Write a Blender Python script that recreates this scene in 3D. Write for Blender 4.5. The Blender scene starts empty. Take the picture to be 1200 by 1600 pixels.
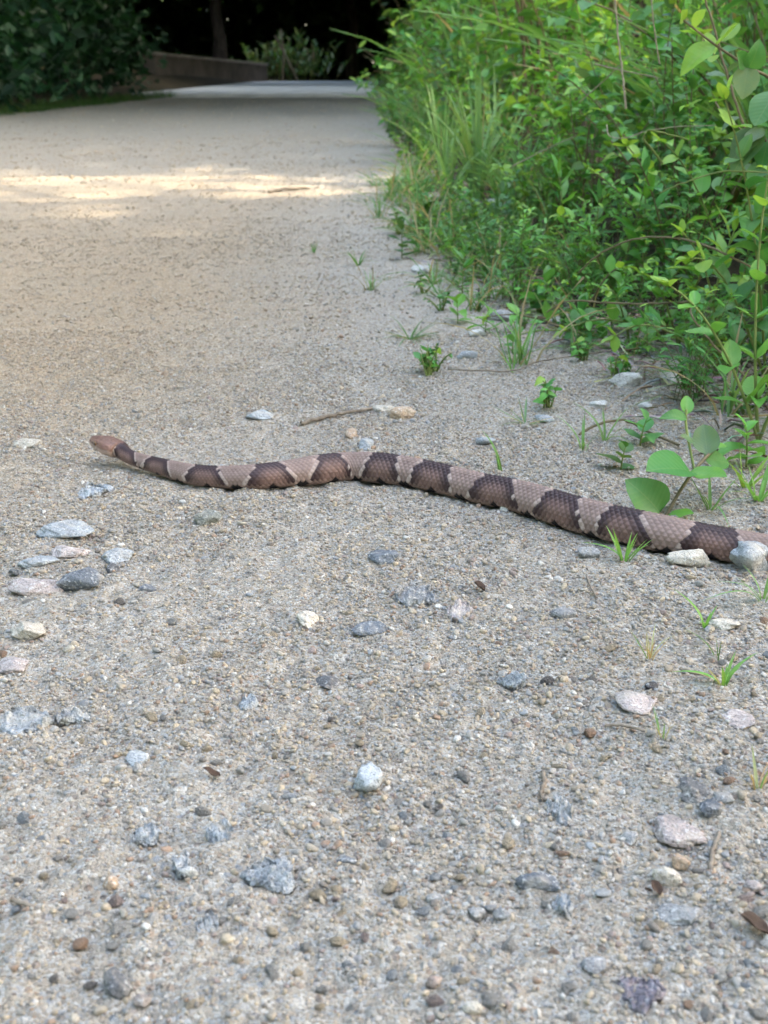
import bpy, math, random
import numpy as np
from mathutils import Vector, Matrix, Euler

R = math.radians
SC = bpy.context.scene
COL = SC.collection
rng = np.random.default_rng(7)
random.seed(7)

# ------------------------------------------------------------------ camera, sky, sun, exposure
CAM_H, PITCH, FPX = 0.31, 20.0, 1900.0
cam = bpy.data.cameras.new('camera')
cam.sensor_fit = 'VERTICAL'; cam.sensor_height = 36.0
cam.lens = FPX / 1600 * 36.0
cam.clip_start = 0.02; cam.clip_end = 600
cam.dof.use_dof = True; cam.dof.focus_distance = 0.76; cam.dof.aperture_fstop = 20
camo = bpy.data.objects.new('camera', cam); COL.objects.link(camo)
camo.location = (0, 0, CAM_H); camo.rotation_euler = (R(90 - PITCH), 0, 0)
SC.camera = camo

SUN_EL, SUN_AZ = 40.0, 90.0                     # sun from +X (right), over the thicket
world = bpy.data.worlds.new('World'); SC.world = world; world.use_nodes = True
wn = world.node_tree.nodes; wl = world.node_tree.links
sky = wn.new('ShaderNodeTexSky'); sky.sky_type = 'NISHITA'; sky.sun_disc = False
sky.sun_elevation = R(SUN_EL); sky.sun_rotation = R(SUN_AZ)
sky.dust_density = 3.0; sky.air_density = 1.0; sky.ozone_density = 1.0
bg = wn['Background']; bg.inputs['Strength'].default_value = 0.15
wl.new(sky.outputs[0], bg.inputs['Color'])
sl = bpy.data.lights.new('sun', 'SUN'); sl.energy = 2.0; sl.angle = R(0.6); sl.color = (1.0, 0.89, 0.72)
so = bpy.data.objects.new('sun', sl); COL.objects.link(so)
SUN_DIR = Vector((math.cos(R(SUN_EL)), 0.0, math.sin(R(SUN_EL))))   # towards the sun
so.rotation_euler = SUN_DIR.to_track_quat('Z', 'Y').to_euler()
so.location = (8, 0, 8)
vs = SC.view_settings
vs.view_transform = 'Standard'; vs.look = 'None'; vs.gamma = 1.0; vs.use_curve_mapping = False
vs.exposure = 3.62
vs.use_white_balance = True; vs.white_balance_temperature = 7150; vs.white_balance_tint = 8
SC.cycles.use_denoising = True
SC.cycles.max_bounces = 8

# ------------------------------------------------------------------ helpers
_cp, _sp = math.cos(R(PITCH)), math.sin(R(PITCH))
def gp(px, py, z=0.0):
    """world point at height z seen at photo pixel (1200x1600)"""
    a, b = (px - 600) / FPX, (800 - py) / FPX
    d = Vector((a, _cp + b * _sp, -_sp + b * _cp))
    t = (z - CAM_H) / d.z
    return Vector((d.x * t, d.y * t, z))
def mpp(p):
    """metres per photo pixel at a world point"""
    return (p.y * _cp - (p.z - CAM_H) * _sp) / FPX
def s2l(r, g, b):
    f = lambda c: (c / 255 / 12.92) if c / 255 <= 0.04045 else ((c / 255 + 0.055) / 1.055) ** 2.4
    return (f(r), f(g), f(b))

def h2(ix, iy, seed):
    n = (ix.astype(np.int64) * 374761393 + iy.astype(np.int64) * 668265263 + seed * 1442695041) & 0xffffffff
    n = ((n ^ (n >> 13)) * 1274126177) & 0xffffffff
    return ((n ^ (n >> 16)) & 0xffff) / 65535.0
def vn(x, y, seed=0):
    x = np.asarray(x, float); y = np.asarray(y, float)
    ix, iy = np.floor(x), np.floor(y); fx, fy = x - ix, y - iy
    fx = fx * fx * (3 - 2 * fx); fy = fy * fy * (3 - 2 * fy)
    a, b, c, d = h2(ix, iy, seed), h2(ix + 1, iy, seed), h2(ix, iy + 1, seed), h2(ix + 1, iy + 1, seed)
    return (a + (b - a) * fx) * (1 - fy) + (c + (d - c) * fx) * fy
def sstep(a, b, x):
    t = np.clip((x - a) / (b - a), 0, 1); return t * t * (3 - 2 * t)

def mesh_np(name, V, F, smooth=True, col=None):
    """V (n,3), F (m,k) -> mesh; col (n,3) -> point colour attribute 'col'"""
    V = np.ascontiguousarray(V, np.float32); F = np.ascontiguousarray(F, np.int32)
    me = bpy.data.meshes.new(name)
    me.vertices.add(len(V)); me.vertices.foreach_set('co', V.ravel())
    k = F.shape[1]
    me.loops.add(F.size); me.loops.foreach_set('vertex_index', F.ravel())
    me.polygons.add(len(F))
    me.polygons.foreach_set('loop_start', np.arange(0, F.size, k, dtype=np.int32))
    me.polygons.foreach_set('loop_total', np.full(len(F), k, np.int32))
    me.polygons.foreach_set('use_smooth', np.full(len(F), smooth, bool))
    if col is not None:
        a = me.color_attributes.new('col', 'FLOAT_COLOR', 'POINT')
        c = np.ones((len(V), 4), np.float32); c[:, :3] = col
        a.data.foreach_set('color', c.ravel())
    me.update(calc_edges=True)
    return me
def link(name, me, mat=None, parent=None):
    o = bpy.data.objects.new(name, me); COL.objects.link(o)
    if mat and me is not None and not me.materials: me.materials.append(mat)
    if parent is not None: o.parent = parent
    return o
def tag(o, label=None, cat=None, group=None, kind=None):
    if label: o['label'] = label
    if cat: o['category'] = cat
    if group: o['group'] = group
    if kind: o['kind'] = kind
    return o
def thing(name, label, cat, loc=(0, 0, 0), rz=0.0, group=None):
    o = bpy.data.objects.new(name, None); COL.objects.link(o)
    o.empty_display_size = 0.05
    o.location = loc; o.rotation_euler = (0, 0, rz)
    return tag(o, label, cat, group)
def copy_tree(o, parent=None):
    c = o.copy(); COL.objects.link(c); c.parent = parent
    for ch in o.children: copy_tree(ch, c)
    return c

# ------------------------------------------------------------------ materials
class NT:
    def __init__(s, name):
        s.m = bpy.data.materials.new(name); s.m.use_nodes = True
        s.t = s.m.node_tree; s.n = s.t.nodes; s.l = s.t.links
        s.b = s.n['Principled BSDF']; s.out = s.n['Material Output']
    def node(s, typ, **kw):
        x = s.n.new(typ)
        for k, v in kw.items(): setattr(x, k, v)
        return x
    def lk(s, a, b): s.l.new(a, b)
    def coord(s, kind='Object'): return s.node('ShaderNodeTexCoord').outputs[kind]
    def noise(s, vec, scale, detail=3.0, rough=0.55, dist=0.0):
        x = s.node('ShaderNodeTexNoise'); s.lk(vec, x.inputs['Vector'])
        x.inputs['Scale'].default_value = scale; x.inputs['Detail'].default_value = detail
        x.inputs['Roughness'].default_value = rough; x.inputs['Distortion'].default_value = dist
        return x
    def voro(s, vec, scale, feature='F1'):
        x = s.node('ShaderNodeTexVoronoi', feature=feature); s.lk(vec, x.inputs['Vector'])
        x.inputs['Scale'].default_value = scale; return x
    def ramp(s, fac, stops, interp='LINEAR'):
        x = s.node('ShaderNodeValToRGB'); s.lk(fac, x.inputs['Fac']); cr = x.color_ramp; cr.interpolation = interp
        while len(cr.elements) < len(stops): cr.elements.new(0.5)
        for e, (p, c) in zip(cr.elements, stops):
            e.position = p; e.color = (*c, 1) if not isinstance(c, (int, float)) else (c, c, c, 1)
        return x.outputs['Color']
    def mix(s, fac, a, b, mode='MIX'):
        x = s.node('ShaderNodeMix', data_type='RGBA', blend_type=mode)
        for sock, v in ((x.inputs[0], fac), (x.inputs[6], a), (x.inputs[7], b)):
            if isinstance(v, (int, float)): sock.default_value = v
            elif isinstance(v, tuple): sock.default_value = (*v, 1)
            else: s.lk(v, sock)
        return x.outputs[2]
    def math(s, op, a, b=None):
        x = s.node('ShaderNodeMath', operation=op)
        for sock, v in ((x.inputs[0], a), (x.inputs[1], b)):
            if v is None: continue
            if isinstance(v, (int, float)): sock.default_value = v
            else: s.lk(v, sock)
        return x.outputs[0]
    def bump(s, h, strength, dist, normal=None):
        x = s.node('ShaderNodeBump'); s.lk(h, x.inputs['Height'])
        x.inputs['Strength'].default_value = strength; x.inputs['Distance'].default_value = dist
        if normal is not None: s.lk(normal, x.inputs['Normal'])
        return x.outputs['Normal']
    def base(s, col, rough=0.8, normal=None, spec=0.3):
        if isinstance(col, tuple): s.b.inputs['Base Color'].default_value = (*col, 1)
        else: s.lk(col, s.b.inputs['Base Color'])
        if isinstance(rough, (int, float)): s.b.inputs['Roughness'].default_value = rough
        else: s.lk(rough, s.b.inputs['Roughness'])
        s.b.inputs['Specular IOR Level'].default_value = spec
        if normal is not None: s.lk(normal, s.b.inputs['Normal'])
        return s.m

def mat_gravel():
    t = NT('gravel_fines'); c = t.coord()
    big = t.noise(c, 1.1, 3, 0.5); patch = t.noise(c, 7.0, 4, 0.6); mid = t.noise(c, 42, 4, 0.6)
    grain = t.voro(c, 620); grain2 = t.voro(c, 260); fine = t.noise(c, 1500, 2, 0.6)
    basec = t.ramp(big.outputs[0], [(0.36, s2l(184, 178, 166)), (0.52, s2l(182, 173, 157)), (0.68, s2l(180, 163, 141))])
    sxyz = t.node('ShaderNodeSeparateXYZ'); t.lk(c, sxyz.inputs[0])
    lft = t.math('MULTIPLY', t.ramp(t.math('ADD', t.math('MULTIPLY', sxyz.outputs[0], -1.7), t.math('MULTIPLY', t.math('SUBTRACT', big.outputs[0], 0.5), 0.8)), [(0.05, 0.0), (0.5, 0.75)]), t.ramp(t.math('MULTIPLY', sxyz.outputs[1], 0.1), [(0.07, 0.12), (0.13, 1.0), (0.2, 1.0), (0.42, 0.25)]))
    basec = t.mix(lft, basec, s2l(182, 154, 122))       # trodden tan dirt towards the left of the path
    basec = t.mix(t.ramp(patch.outputs[0], [(0.42, 0.0), (0.62, 0.55)]), basec, s2l(164, 152, 134))
    basec = t.mix(t.ramp(mid.outputs[0], [(0.35, 0.35), (0.6, 0.0)]), basec, s2l(146, 138, 126))
    basec = t.mix(t.ramp(t.math('MULTIPLY', sxyz.outputs[1], 0.05), [(0.2, 0.0), (0.5, 0.7)]), basec, s2l(150, 155, 158))       # cool grey of deep shade put into the colour near the bridge
    sep = t.node('ShaderNodeSeparateColor'); t.lk(grain.outputs['Color'], sep.inputs[0])
    gcol = t.ramp(sep.outputs[0], [(0.0, s2l(112, 105, 98)), (0.18, s2l(160, 150, 136)), (0.45, s2l(188, 180, 166)),
                                   (0.62, s2l(178, 158, 134)), (0.72, s2l(170, 173, 174)), (0.9, s2l(205, 199, 188)), (1.0, s2l(222, 219, 212))])
    basec = t.mix(0.6, basec, gcol)
    sep2 = t.node('ShaderNodeSeparateColor'); t.lk(grain2.outputs['Color'], sep2.inputs[0])
    gcol2 = t.ramp(sep2.outputs[0], [(0.0, s2l(120, 114, 110)), (0.3, s2l(172, 148, 126)), (0.5, s2l(154, 158, 162)), (0.8, s2l(196, 190, 178)), (1, s2l(130, 120, 108))])
    pick = t.math('MULTIPLY', t.math('LESS_THAN', sep2.outputs[1], 0.34), t.math('LESS_THAN', grain2.outputs['Distance'], 0.42))
    basec = t.mix(t.math('MULTIPLY', pick, 0.7), basec, gcol2)
    basec = t.mix(0.25, basec, t.ramp(fine.outputs[0], [(0.3, 0.25), (0.7, 0.6)]), 'SOFT_LIGHT')
    hgt = t.math('ADD', t.math('MULTIPLY', grain.outputs['Distance'], -0.8), t.math('ADD', fine.outputs[0], t.math('MULTIPLY', mid.outputs[0], 1.2)))
    hgt = t.math('ADD', hgt, t.math('MULTIPLY', t.math('MULTIPLY', pick, t.math('SUBTRACT', 0.45, grain2.outputs['Distance'])), 3.0))
    basec = t.mix(1.0, basec, (.93, .93, .93), 'MULTIPLY')
    basec = t.mix(lft, basec, t.mix(1.0, basec, (1.06, .94, .76), 'MULTIPLY'))                 # tan sand
    far_shade = t.ramp(t.math('MULTIPLY', sxyz.outputs[1], 0.05), [(0.2, 0.0), (0.5, 1.0)])
    basec = t.mix(far_shade, basec, t.mix(1.0, basec, (.78, .85, .89), 'MULTIPLY'))                # painted shade: cooler and darker with distance
    clod = t.voro(c, 48); sep3 = t.node('ShaderNodeSeparateColor'); t.lk(clod.outputs['Color'], sep3.inputs[0])
    cl_on = t.math('MULTIPLY', t.math('LESS_THAN', sep3.outputs[0], 0.22), t.ramp(clod.outputs['Distance'], [(0.18, 1.0), (0.36, 0.0)]))
    yon = t.ramp(t.math('MULTIPLY', sxyz.outputs[1], 0.1), [(0.12, 0.0), (0.2, 1.0)])
    cl_on = t.math('MULTIPLY', cl_on, yon)
    basec = t.mix(t.math('MULTIPLY', cl_on, 0.45), basec, s2l(122, 106, 88))                   # clods of damp dirt farther along
    rough2 = t.noise(c, 24, 6, 0.72, .4)
    big_b = t.bump(t.math('ADD', rough2.outputs[0], t.math('MULTIPLY', cl_on, .5)), 0.8, 0.012)
    bstr = t.bump(hgt, 1.0, 0.0016, big_b)
    return t.base(basec, 0.92, bstr, 0.2)
def mat_soil():
    t = NT('leaf_mould_soil'); c = t.coord()
    a = t.noise(c, 6, 5, 0.65); b = t.noise(c, 60, 4, 0.6)
    col = t.ramp(a.outputs[0], [(0.3, s2l(42, 38, 28)), (0.55, s2l(62, 55, 42)), (0.75, s2l(48, 54, 32))])
    col = t.mix(0.5, col, t.ramp(b.outputs[0], [(0.3, 0.2), (0.7, 0.8)]), 'OVERLAY')
    return t.base(col, 0.95, t.bump(b.outputs[0], 0.8, 0.01), 0.15)
def mat_rock():
    t = NT('rough_stone'); c = t.coord()
    oi = t.node('ShaderNodeObjectInfo'); 
    off = t.node('ShaderNodeVectorMath', operation='ADD'); t.lk(c, off.inputs[0])
    comb = t.node('ShaderNodeCombineXYZ'); t.lk(t.math('MULTIPLY', oi.outputs['Random'], 40.0), comb.inputs[0]); t.lk(comb.outputs[0], off.inputs[1])
    v = off.outputs[0]
    n1 = t.noise(v, 90, 5, 0.65, 0.6); n2 = t.noise(v, 420, 3, 0.6); n3 = t.noise(v, 950, 2, 0.5); pat = t.noise(v, 38, 4, 0.6, 1.2)
    col = t.mix(t.ramp(n1.outputs[0], [(0.32, 0.5), (0.62, 0.0)]), oi.outputs['Color'], s2l(82, 80, 80))
    col = t.mix(t.ramp(n2.outputs[0], [(0.55, 0.0), (0.68, 0.55)]), col, s2l(208, 208, 204))
    col = t.mix(t.ramp(n3.outputs[0], [(0.32, 0.65), (0.44, 0.0)]), col, s2l(62, 60, 62))
    col = t.mix(t.ramp(pat.outputs[0], [(0.52, 0.0), (0.68, 0.6)]), col, s2l(182, 172, 156))      # dried dust patches
    h = t.math('ADD', n1.outputs[0], t.math('MULTIPLY', n2.outputs[0], 0.5))
    return t.base(col, 0.8, t.bump(h, 1.0, 0.0034), 0.3)
def mat_pebble():
    t = NT('mixed_pebbles'); c = t.coord()
    at = t.node('ShaderNodeAttribute', attribute_type='INSTANCER', attribute_name='tint')
    n = t.noise(c, 2.2, 3, 0.6); n2 = t.noise(c, 7.0, 2, 0.6)
    col = t.mix(t.ramp(n.outputs[0], [(0.35, 0.4), (0.65, 0.0)]), at.outputs['Color'], s2l(120, 112, 102))
    col = t.mix(t.ramp(n2.outputs[0], [(0.55, 0.0), (0.75, 0.4)]), col, s2l(205, 198, 186))
    return t.base(col, 0.8, t.bump(n2.outputs[0], 0.5, 0.15), 0.3)
def mat_leaf(name, attr=True, transl=0.32):
    t = NT(name); c = t.coord()
    if attr:
        src = t.node('ShaderNodeAttribute', attribute_name='col').outputs['Color']
    else:
        src = t.node('ShaderNodeObjectInfo').outputs['Color']
    n = t.noise(c, 30 if attr else 4.0, 3, 0.6)
    col = t.mix(t.ramp(n.outputs[0], [(0.4, 0.0), (0.75, 0.35)]), src, t.mix(1.0, src, (1.7, 1.15, .9), 'MULTIPLY'))
    nrm = None
    if not attr:     # veins across the single leaves
        sx = t.node('ShaderNodeSeparateXYZ'); t.lk(c, sx.inputs[0])
        ax = t.math('ABSOLUTE', sx.outputs[0])
        w = t.math('SINE', t.math('MULTIPLY', t.math('SUBTRACT', sx.outputs[1], t.math('MULTIPLY', ax, 0.7)), 62.0))
        vein = t.math('MAXIMUM', t.math('MULTIPLY', t.math('GREATER_THAN', w, 0.93), 0.35), t.math('LESS_THAN', ax, 0.012))
        col = t.mix(t.math('MULTIPLY', vein, 0.2), col, (0.24, 0.32, 0.12))
        nrm = t.bump(t.math('ADD', w, n.outputs[0]), 0.06, 0.02)
    t.base(col, 0.5, nrm, 0.4)
    tr = t.node('ShaderNodeBsdfTranslucent'); t.lk(t.mix(1.0, col, (2.0, 1.75, .9), 'MULTIPLY'), tr.inputs['Color'])
    ms = t.node('ShaderNodeMixShader'); ms.inputs[0].default_value = transl
    t.lk(t.b.outputs[0], ms.inputs[1]); t.lk(tr.outputs[0], ms.inputs[2]); t.lk(ms.outputs[0], t.out.inputs['Surface'])
    return t.m
def mat_noisy(name, c1, c2, scale, rough=0.8, bump=0.4, bd=0.001, stretch=(1, 1, 1)):
    t = NT(name); c = t.coord()
    mp = t.node('ShaderNodeMapping'); t.lk(c, mp.inputs['Vector']); mp.inputs['Scale'].default_value = stretch
    n = t.noise(mp.outputs[0], scale, 5, 0.6)
    return t.base(t.ramp(n.outputs[0], [(0.3, c1), (0.7, c2)]), rough, t.bump(n.outputs[0], bump, bd), 0.25)

def mat_pebble_one():
    t = NT('loose_pebble'); c = t.coord(); oi = t.node('ShaderNodeObjectInfo')
    n = t.noise(c, 1.6, 4, 0.65, .5); n2 = t.noise(c, 6.0, 3, 0.6); n4 = t.noise(c, 14.0, 2, 0.5)
    col = t.mix(t.ramp(n.outputs[0], [(0.36, 0.35), (0.62, 0.0)]), oi.outputs['Color'], s2l(132, 124, 114))
    col = t.mix(t.ramp(n2.outputs[0], [(0.55, 0.0), (0.72, 0.55)]), col, s2l(206, 198, 184))
    col = t.mix(t.ramp(n4.outputs[0], [(0.34, 0.4), (0.44, 0.0)]), col, s2l(90, 86, 84))
    return t.base(col, 0.8, t.bump(n2.outputs[0], 0.8, 0.2), 0.3)
M_PEB1 = mat_pebble_one()
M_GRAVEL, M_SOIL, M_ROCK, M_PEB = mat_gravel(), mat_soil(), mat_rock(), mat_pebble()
M_LEAFM = mat_leaf('foliage_leaves', True)
M_LEAF1 = mat_leaf('single_leaf', False)
M_BARK = mat_noisy('bark', s2l(48, 42, 36), s2l(86, 76, 66), 14, 0.9, 0.8, 0.02, (1, 1, 0.25))
M_STEMG = mat_noisy('green_stem', s2l(96, 112, 58), s2l(122, 132, 74), 60, 0.6, 0.2)
M_STEMB = mat_noisy('brown_stem', s2l(90, 82, 60), s2l(120, 106, 80), 80, 0.75, 0.3)
M_STRAW = mat_noisy('dry_straw', s2l(112, 100, 84), s2l(160, 148, 126), 120, 0.75, 0.3)
M_TWIG = mat_noisy('dead_twig', s2l(92, 82, 72), s2l(142, 130, 114), 160, 0.85, 0.6, 0.0008)
M_CONC = mat_noisy('weathered_concrete', s2l(176, 178, 176), s2l(204, 204, 200), 3.0, 0.9, 0.3, 0.004)
M_WALL = mat_noisy('stained_concrete_wall', s2l(66, 60, 54), s2l(92, 85, 77), 2.5, 0.9, 0.4, 0.006)
M_CAP = mat_noisy('concrete_coping', s2l(108, 102, 94), s2l(132, 125, 116), 4, 0.9, 0.3, 0.004)
M_DRYLEAF = mat_noisy('dead_leaf', s2l(46, 36, 29), s2l(82, 62, 48), 90, 0.6, 0.4)

# ------------------------------------------------------------------ terrain shape
EDGE_PX = [(1210, 760), (1130, 690), (1010, 600), (880, 530), (770, 470), (690, 410), (640, 340), (612, 250), (602, 180), (600, 150)]
_e = [gp(*p) for p in EDGE_PX]
EY = np.array([-60, 0.3, 0.6] + [p.y for p in _e] + [60.0]); EX = np.array([0.85, 0.62, 0.48] + [p.x for p in _e] + [_e[-1].x])
LY = np.array([-60, 4, 8.0, 11, 15.5, 60.0]); LX = np.array([-3.2, -3.0, -2.75, -2.7, -2.6, -2.6])
def edge_r(y): return np.interp(y, EY, EX)
def edge_l(y): return np.interp(y, LY, LX)
def ground_h(x, y):
    x = np.asarray(x, float); y = np.asarray(y, float)
    h = (vn(x * 1.3, y * 1.3, 1) - 0.5) * 0.016 + (vn(x * 6, y * 6, 2) - 0.5) * 0.0075 + (vn(x * 21, y * 21, 3) - 0.5) * 0.0036
    h = h * np.clip(1.5 - np.abs(y - 1) * 0.02, 0.3, 1.0)
    dr = x - edge_r(y); dl = edge_l(y) - x
    h = h + sstep(0.05, 1.5, dr) * 0.30 + sstep(0.1, 2.0, dl) * 0.25
    h = h + sstep(1.5, 20, dr) * 1.0 + sstep(2.0, 20, dl) * 0.8
    return h
def gh(x, y): return float(ground_h(np.array([x]), np.array([y]))[0])
def ground_fine(x, y):
    m = np.clip(1.35 - y * 0.1, 0.2, 1)
    return ((vn(x * 75, y * 75, 4) - 0.5) * 0.0034 + (vn(x * 190, y * 190, 5) - 0.5) * 0.0030) * m

def geo(start, step, growth, end):
    out = [start]; s = step
    while (out[-1] < end) if step > 0 else (out[-1] > end):
        s *= growth; out.append(out[-1] + s)
    return out[1:]
xf = np.arange(-0.42, 0.46, 0.0024); yf = np.arange(0.29, 1.32, 0.0024)
XS = np.array(geo(xf[0], -0.0024, 1.09, -150)[::-1] + list(xf) + geo(xf[-1], 0.0024, 1.09, 150))
YS = np.array(geo(yf[0], -0.0024, 1.12, -80)[::-1] + list(yf) + geo(yf[-1], 0.0024, 1.035, 180))
GX, GY = np.meshgrid(XS, YS)
GZ = ground_h(GX, GY) + ground_fine(GX, GY)
GZ = GZ - sstep(15.0, 16.2, GY) * 0.03 * (np.abs(GX) < 200)
nx, ny = len(XS), len(YS)
idx = np.arange(nx * ny).reshape(ny, nx)
Q = np.stack([idx[:-1, :-1], idx[:-1, 1:], idx[1:, 1:], idx[1:, :-1]], -1).reshape(-1, 4)
cx = ((GX[:-1, :-1] + GX[1:, 1:]) / 2).ravel(); cy = ((GY[:-1, :-1] + GY[1:, 1:]) / 2).ravel()
wob = (vn(cx * 9, cy * 9, 11) - 0.5) * 0.16
is_path = (cx < edge_r(cy) + 0.10 + wob) & (cx > edge_l(cy) - 0.1 + wob * 2) & (cy < 17)
VV = np.stack([GX.ravel(), GY.ravel(), GZ.ravel()], -1)
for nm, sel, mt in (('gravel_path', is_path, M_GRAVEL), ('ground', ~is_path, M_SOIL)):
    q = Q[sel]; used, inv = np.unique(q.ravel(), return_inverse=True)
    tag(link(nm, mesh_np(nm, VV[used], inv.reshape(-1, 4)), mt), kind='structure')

# ------------------------------------------------------------------ bridge slab and wall at the end of the path
def box_np(x0, x1, y0, y1, z0, z1):
    V = np.array([[x, y, z] for z in (z0, z1) for y in (y0, y1) for x in (x0, x1)], float)
    F = np.array([[0, 2, 3, 1], [4, 5, 7, 6], [0, 1, 5, 4], [2, 6, 7, 3], [0, 4, 6, 2], [1, 3, 7, 5]])
    return V, F
V, F = box_np(-4.3, 1.2, 16.3, 34.0, -0.4, 0.02)
o = link('concrete_slab', mesh_np('concrete_slab', V, F, False), M_CONC); tag(o, kind='structure')
bv = o.modifiers.new('bevel', 'BEVEL'); bv.width = 0.03; bv.segments = 2
wall = thing('low_wall', 'low brown stained concrete wall sloping down beside the pale bridge slab', 'wall', (0, 0, 0))
A, B = Vector((-4.66, 25.6, 0.0)), Vector((-3.16, 33.4, 0.0))
dirw = (B - A).normalized(); side = Vector((-dirw.y, dirw.x, 0))
def wall_mesh(name, za0, za1, zb0, zb1, th, ext, mat):
    vs_ = []
    for P, z0, z1, e in ((A, za0, za1, -ext), (B, zb0, zb1, ext)):
        for sgn in (-1, 1):
            for z in (z0, z1):
                p = P + dirw * e + side * sgn * th / 2; vs_.append((p.x, p.y, z))
    F_ = np.array([[0, 1, 3, 2], [4, 6, 7, 5], [0, 4, 5, 1], [2, 3, 7, 6], [1, 5, 7, 3], [0, 2, 6, 4]])
    return link(name, mesh_np(name, np.array(vs_), F_, False), mat, wall)
wall_mesh('wall_body', -0.3, 0.58, -0.3, 0.40, 0.30, 0.0, M_WALL)
wall_mesh('coping', 0.58, 0.635, 0.40, 0.455, 0.38, 0.04, M_CAP)

# ------------------------------------------------------------------ the snake
SNAKE = [  # photo x, top y, bottom y of the body
    (215, 710, 735), (250, 719, 748), (300, 728, 763), (350, 732, 770), (400, 731, 773), (450, 724, 769), (500, 714, 764), (550, 710, 758), (600, 712, 764),
    (650, 722, 773), (700, 732, 784), (750, 743, 796), (800, 753, 808), (850, 765, 823), (900, 777, 839), (950, 790, 854), (1000, 803, 868),
    (1050, 815, 877), (1100, 824, 882), (1150, 832, 888), (1200, 839, 892), (1260, 842, 892)]
HEADL = 5     # leading control points that belong to head and raised neck
ctrl = [(143.5, 691, .0190, .0060), (152, 694, .0181, .0060), (170, 701, .0159, .0060), (187, 707, .0133, .0060), (200, 716, .0108, .0060)]
C, Bz, PXX = [], [], []
for px, py, z, b in ctrl:
    p = gp(px, py, z); p.z += gh(p.x, p.y); C.append(p); Bz.append(b); PXX.append(px)
for i, (px, ty, by) in enumerate(SNAKE):
    a0 = SNAKE[max(i - 1, 0)]; a1 = SNAKE[min(i + 1, len(SNAKE) - 1)]
    sl_ = ((a1[1] + a1[2]) - (a0[1] + a0[2])) / 2 / (a1[0] - a0[0])
    half = (by - ty) / 2 * math.cos(math.atan(sl_)); b = 0.012
    lift = (.0040, .0018, .0004)[i] if i < 3 else 0
    for _ in range(6):
        p = gp(px, (ty + by) / 2, b * 0.86 + lift); b = half * mpp(p) / 1.03
    p.z = b * 0.84 + gh(p.x, p.y) + lift
    C.append(p); Bz.append(b); PXX.append(px)
# the tail leaves the picture and thins out
last = C[-1]; b0 = Bz[-1]
for k in range(1, 10):
    q = Vector((last.x + 0.05 * k, last.y + 0.028 * math.sin(k * 0.8), 0)); b = b0 * (1 - (k / 9.4) ** 1.8) + 0.0012
    q.z = b * 0.84 + gh(q.x, q.y); C.append(q); Bz.append(b); PXX.append(1260 + 100 * k)
# fine resampling (Catmull-Rom)
P = np.array([list(c) for c in C]); BB = np.array(Bz); XX = np.array(PXX, float)
def catmull(A_, sub=40):
    A_ = np.asarray(A_, float); one = A_.ndim == 1
    if one: A_ = A_[:, None]
    E = np.vstack([2 * A_[0] - A_[1], A_, 2 * A_[-1] - A_[-2]]); out = []
    for i in range(1, len(E) - 2):
        t = np.linspace(0, 1, sub, endpoint=False)[:, None]
        p0, p1, p2, p3 = E[i - 1], E[i], E[i + 1], E[i + 2]
        out.append(0.5 * ((2 * p1) + (p2 - p0) * t + (2 * p0 - 5 * p1 + 4 * p2 - p3) * t ** 2 + (3 * p1 - p0 - 3 * p2 + p3) * t ** 3))
    out.append(A_[-1:]); r = np.vstack(out)
    return r[:, 0] if one else r
Pd = catmull(P); Bd = catmull(BB); Xd = catmull(XX)
seg = np.r_[0, np.cumsum(np.linalg.norm(np.diff(Pd, axis=0), axis=1))]
TOTAL = seg[-1]
HL = np.interp(191.5, Xd, seg)                       # head length along the axis
S = np.r_[np.linspace(0, HL, 130)[:-1], np.arange(HL, TOTAL, 0.00058)]
PC = np.stack([np.interp(S, seg, Pd[:, k]) for k in range(3)], -1)
kk = np.ones(9) / 9
T = np.gradient(PC, axis=0); T /= np.linalg.norm(T, axis=1)[:, None]
for k in range(3): T[4:-4, k] = np.convolve(T[:, k], kk, 'same')[4:-4]
T /= np.linalg.norm(T, axis=1)[:, None]
UP = np.array([0, 0, 1.0]); SIDE = np.cross(T, UP); SIDE /= np.linalg.norm(SIDE, axis=1)[:, None]; NN = np.cross(SIDE, T)
bh = np.interp(S, seg, Bd); hw_ = bh * 1.06
# head profile (t: 0 snout .. 1 neck)
th = S / HL
nb = max(.0060, float(np.interp(HL * 1.001, seg, Bd)))
hp_t = np.array([0, .015, .05, .12, .22, .34, .46, .58, .70, .80, .90, 1.0])
hp_w = np.array([.0, .0034, .0048, .0058, .0068, .0083, .0103, .0120, .0124, .0113, .0086, nb * 1.06])
hp_u = np.array([.0, .0030, .0041, .0047, .0055, .0064, .0067, .0068, .0068, .0067, .0066, nb * 1.0])
hp_d = np.array([.0, .0026, .0037, .0043, .0048, .0053, .0054, .0060, .0064, .0065, .0064, nb * .9])
isH = S < HL
bl = sstep(0.0, 0.012, S - HL)
wid = np.where(isH, np.interp(th, hp_t, hp_w), hw_ * bl + nb * 1.06 * (1 - bl))
upr = np.where(isH, np.interp(th, hp_t, hp_u), bh * bl + nb * (1 - bl))
dnr = np.where(isH, np.interp(th, hp_t, hp_d), bh * (0.84 * bl + 0.9 * (1 - bl)))
def smooth1(a, n=9):
    b = np.convolve(np.r_[np.full(n, a[0]), a, np.full(n, a[-1])], np.ones(n) / n, 'same')[n:-n]; b[0] = a[0]; return b
keep = sstep(0.0, 0.1, th)
wid, upr, dnr = [smooth1(a) * keep + a * (1 - keep) for a in (wid, upr, dnr)]
nkm = np.exp(-((S - HL * .98) / .006) ** 2)
wid, upr, dnr = [smooth1(a, 31) * nkm + a * (1 - nkm) for a in (wid, upr, dnr)]
NPH = 176
PH = np.linspace(-math.pi, math.pi, NPH, endpoint=False)
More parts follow.
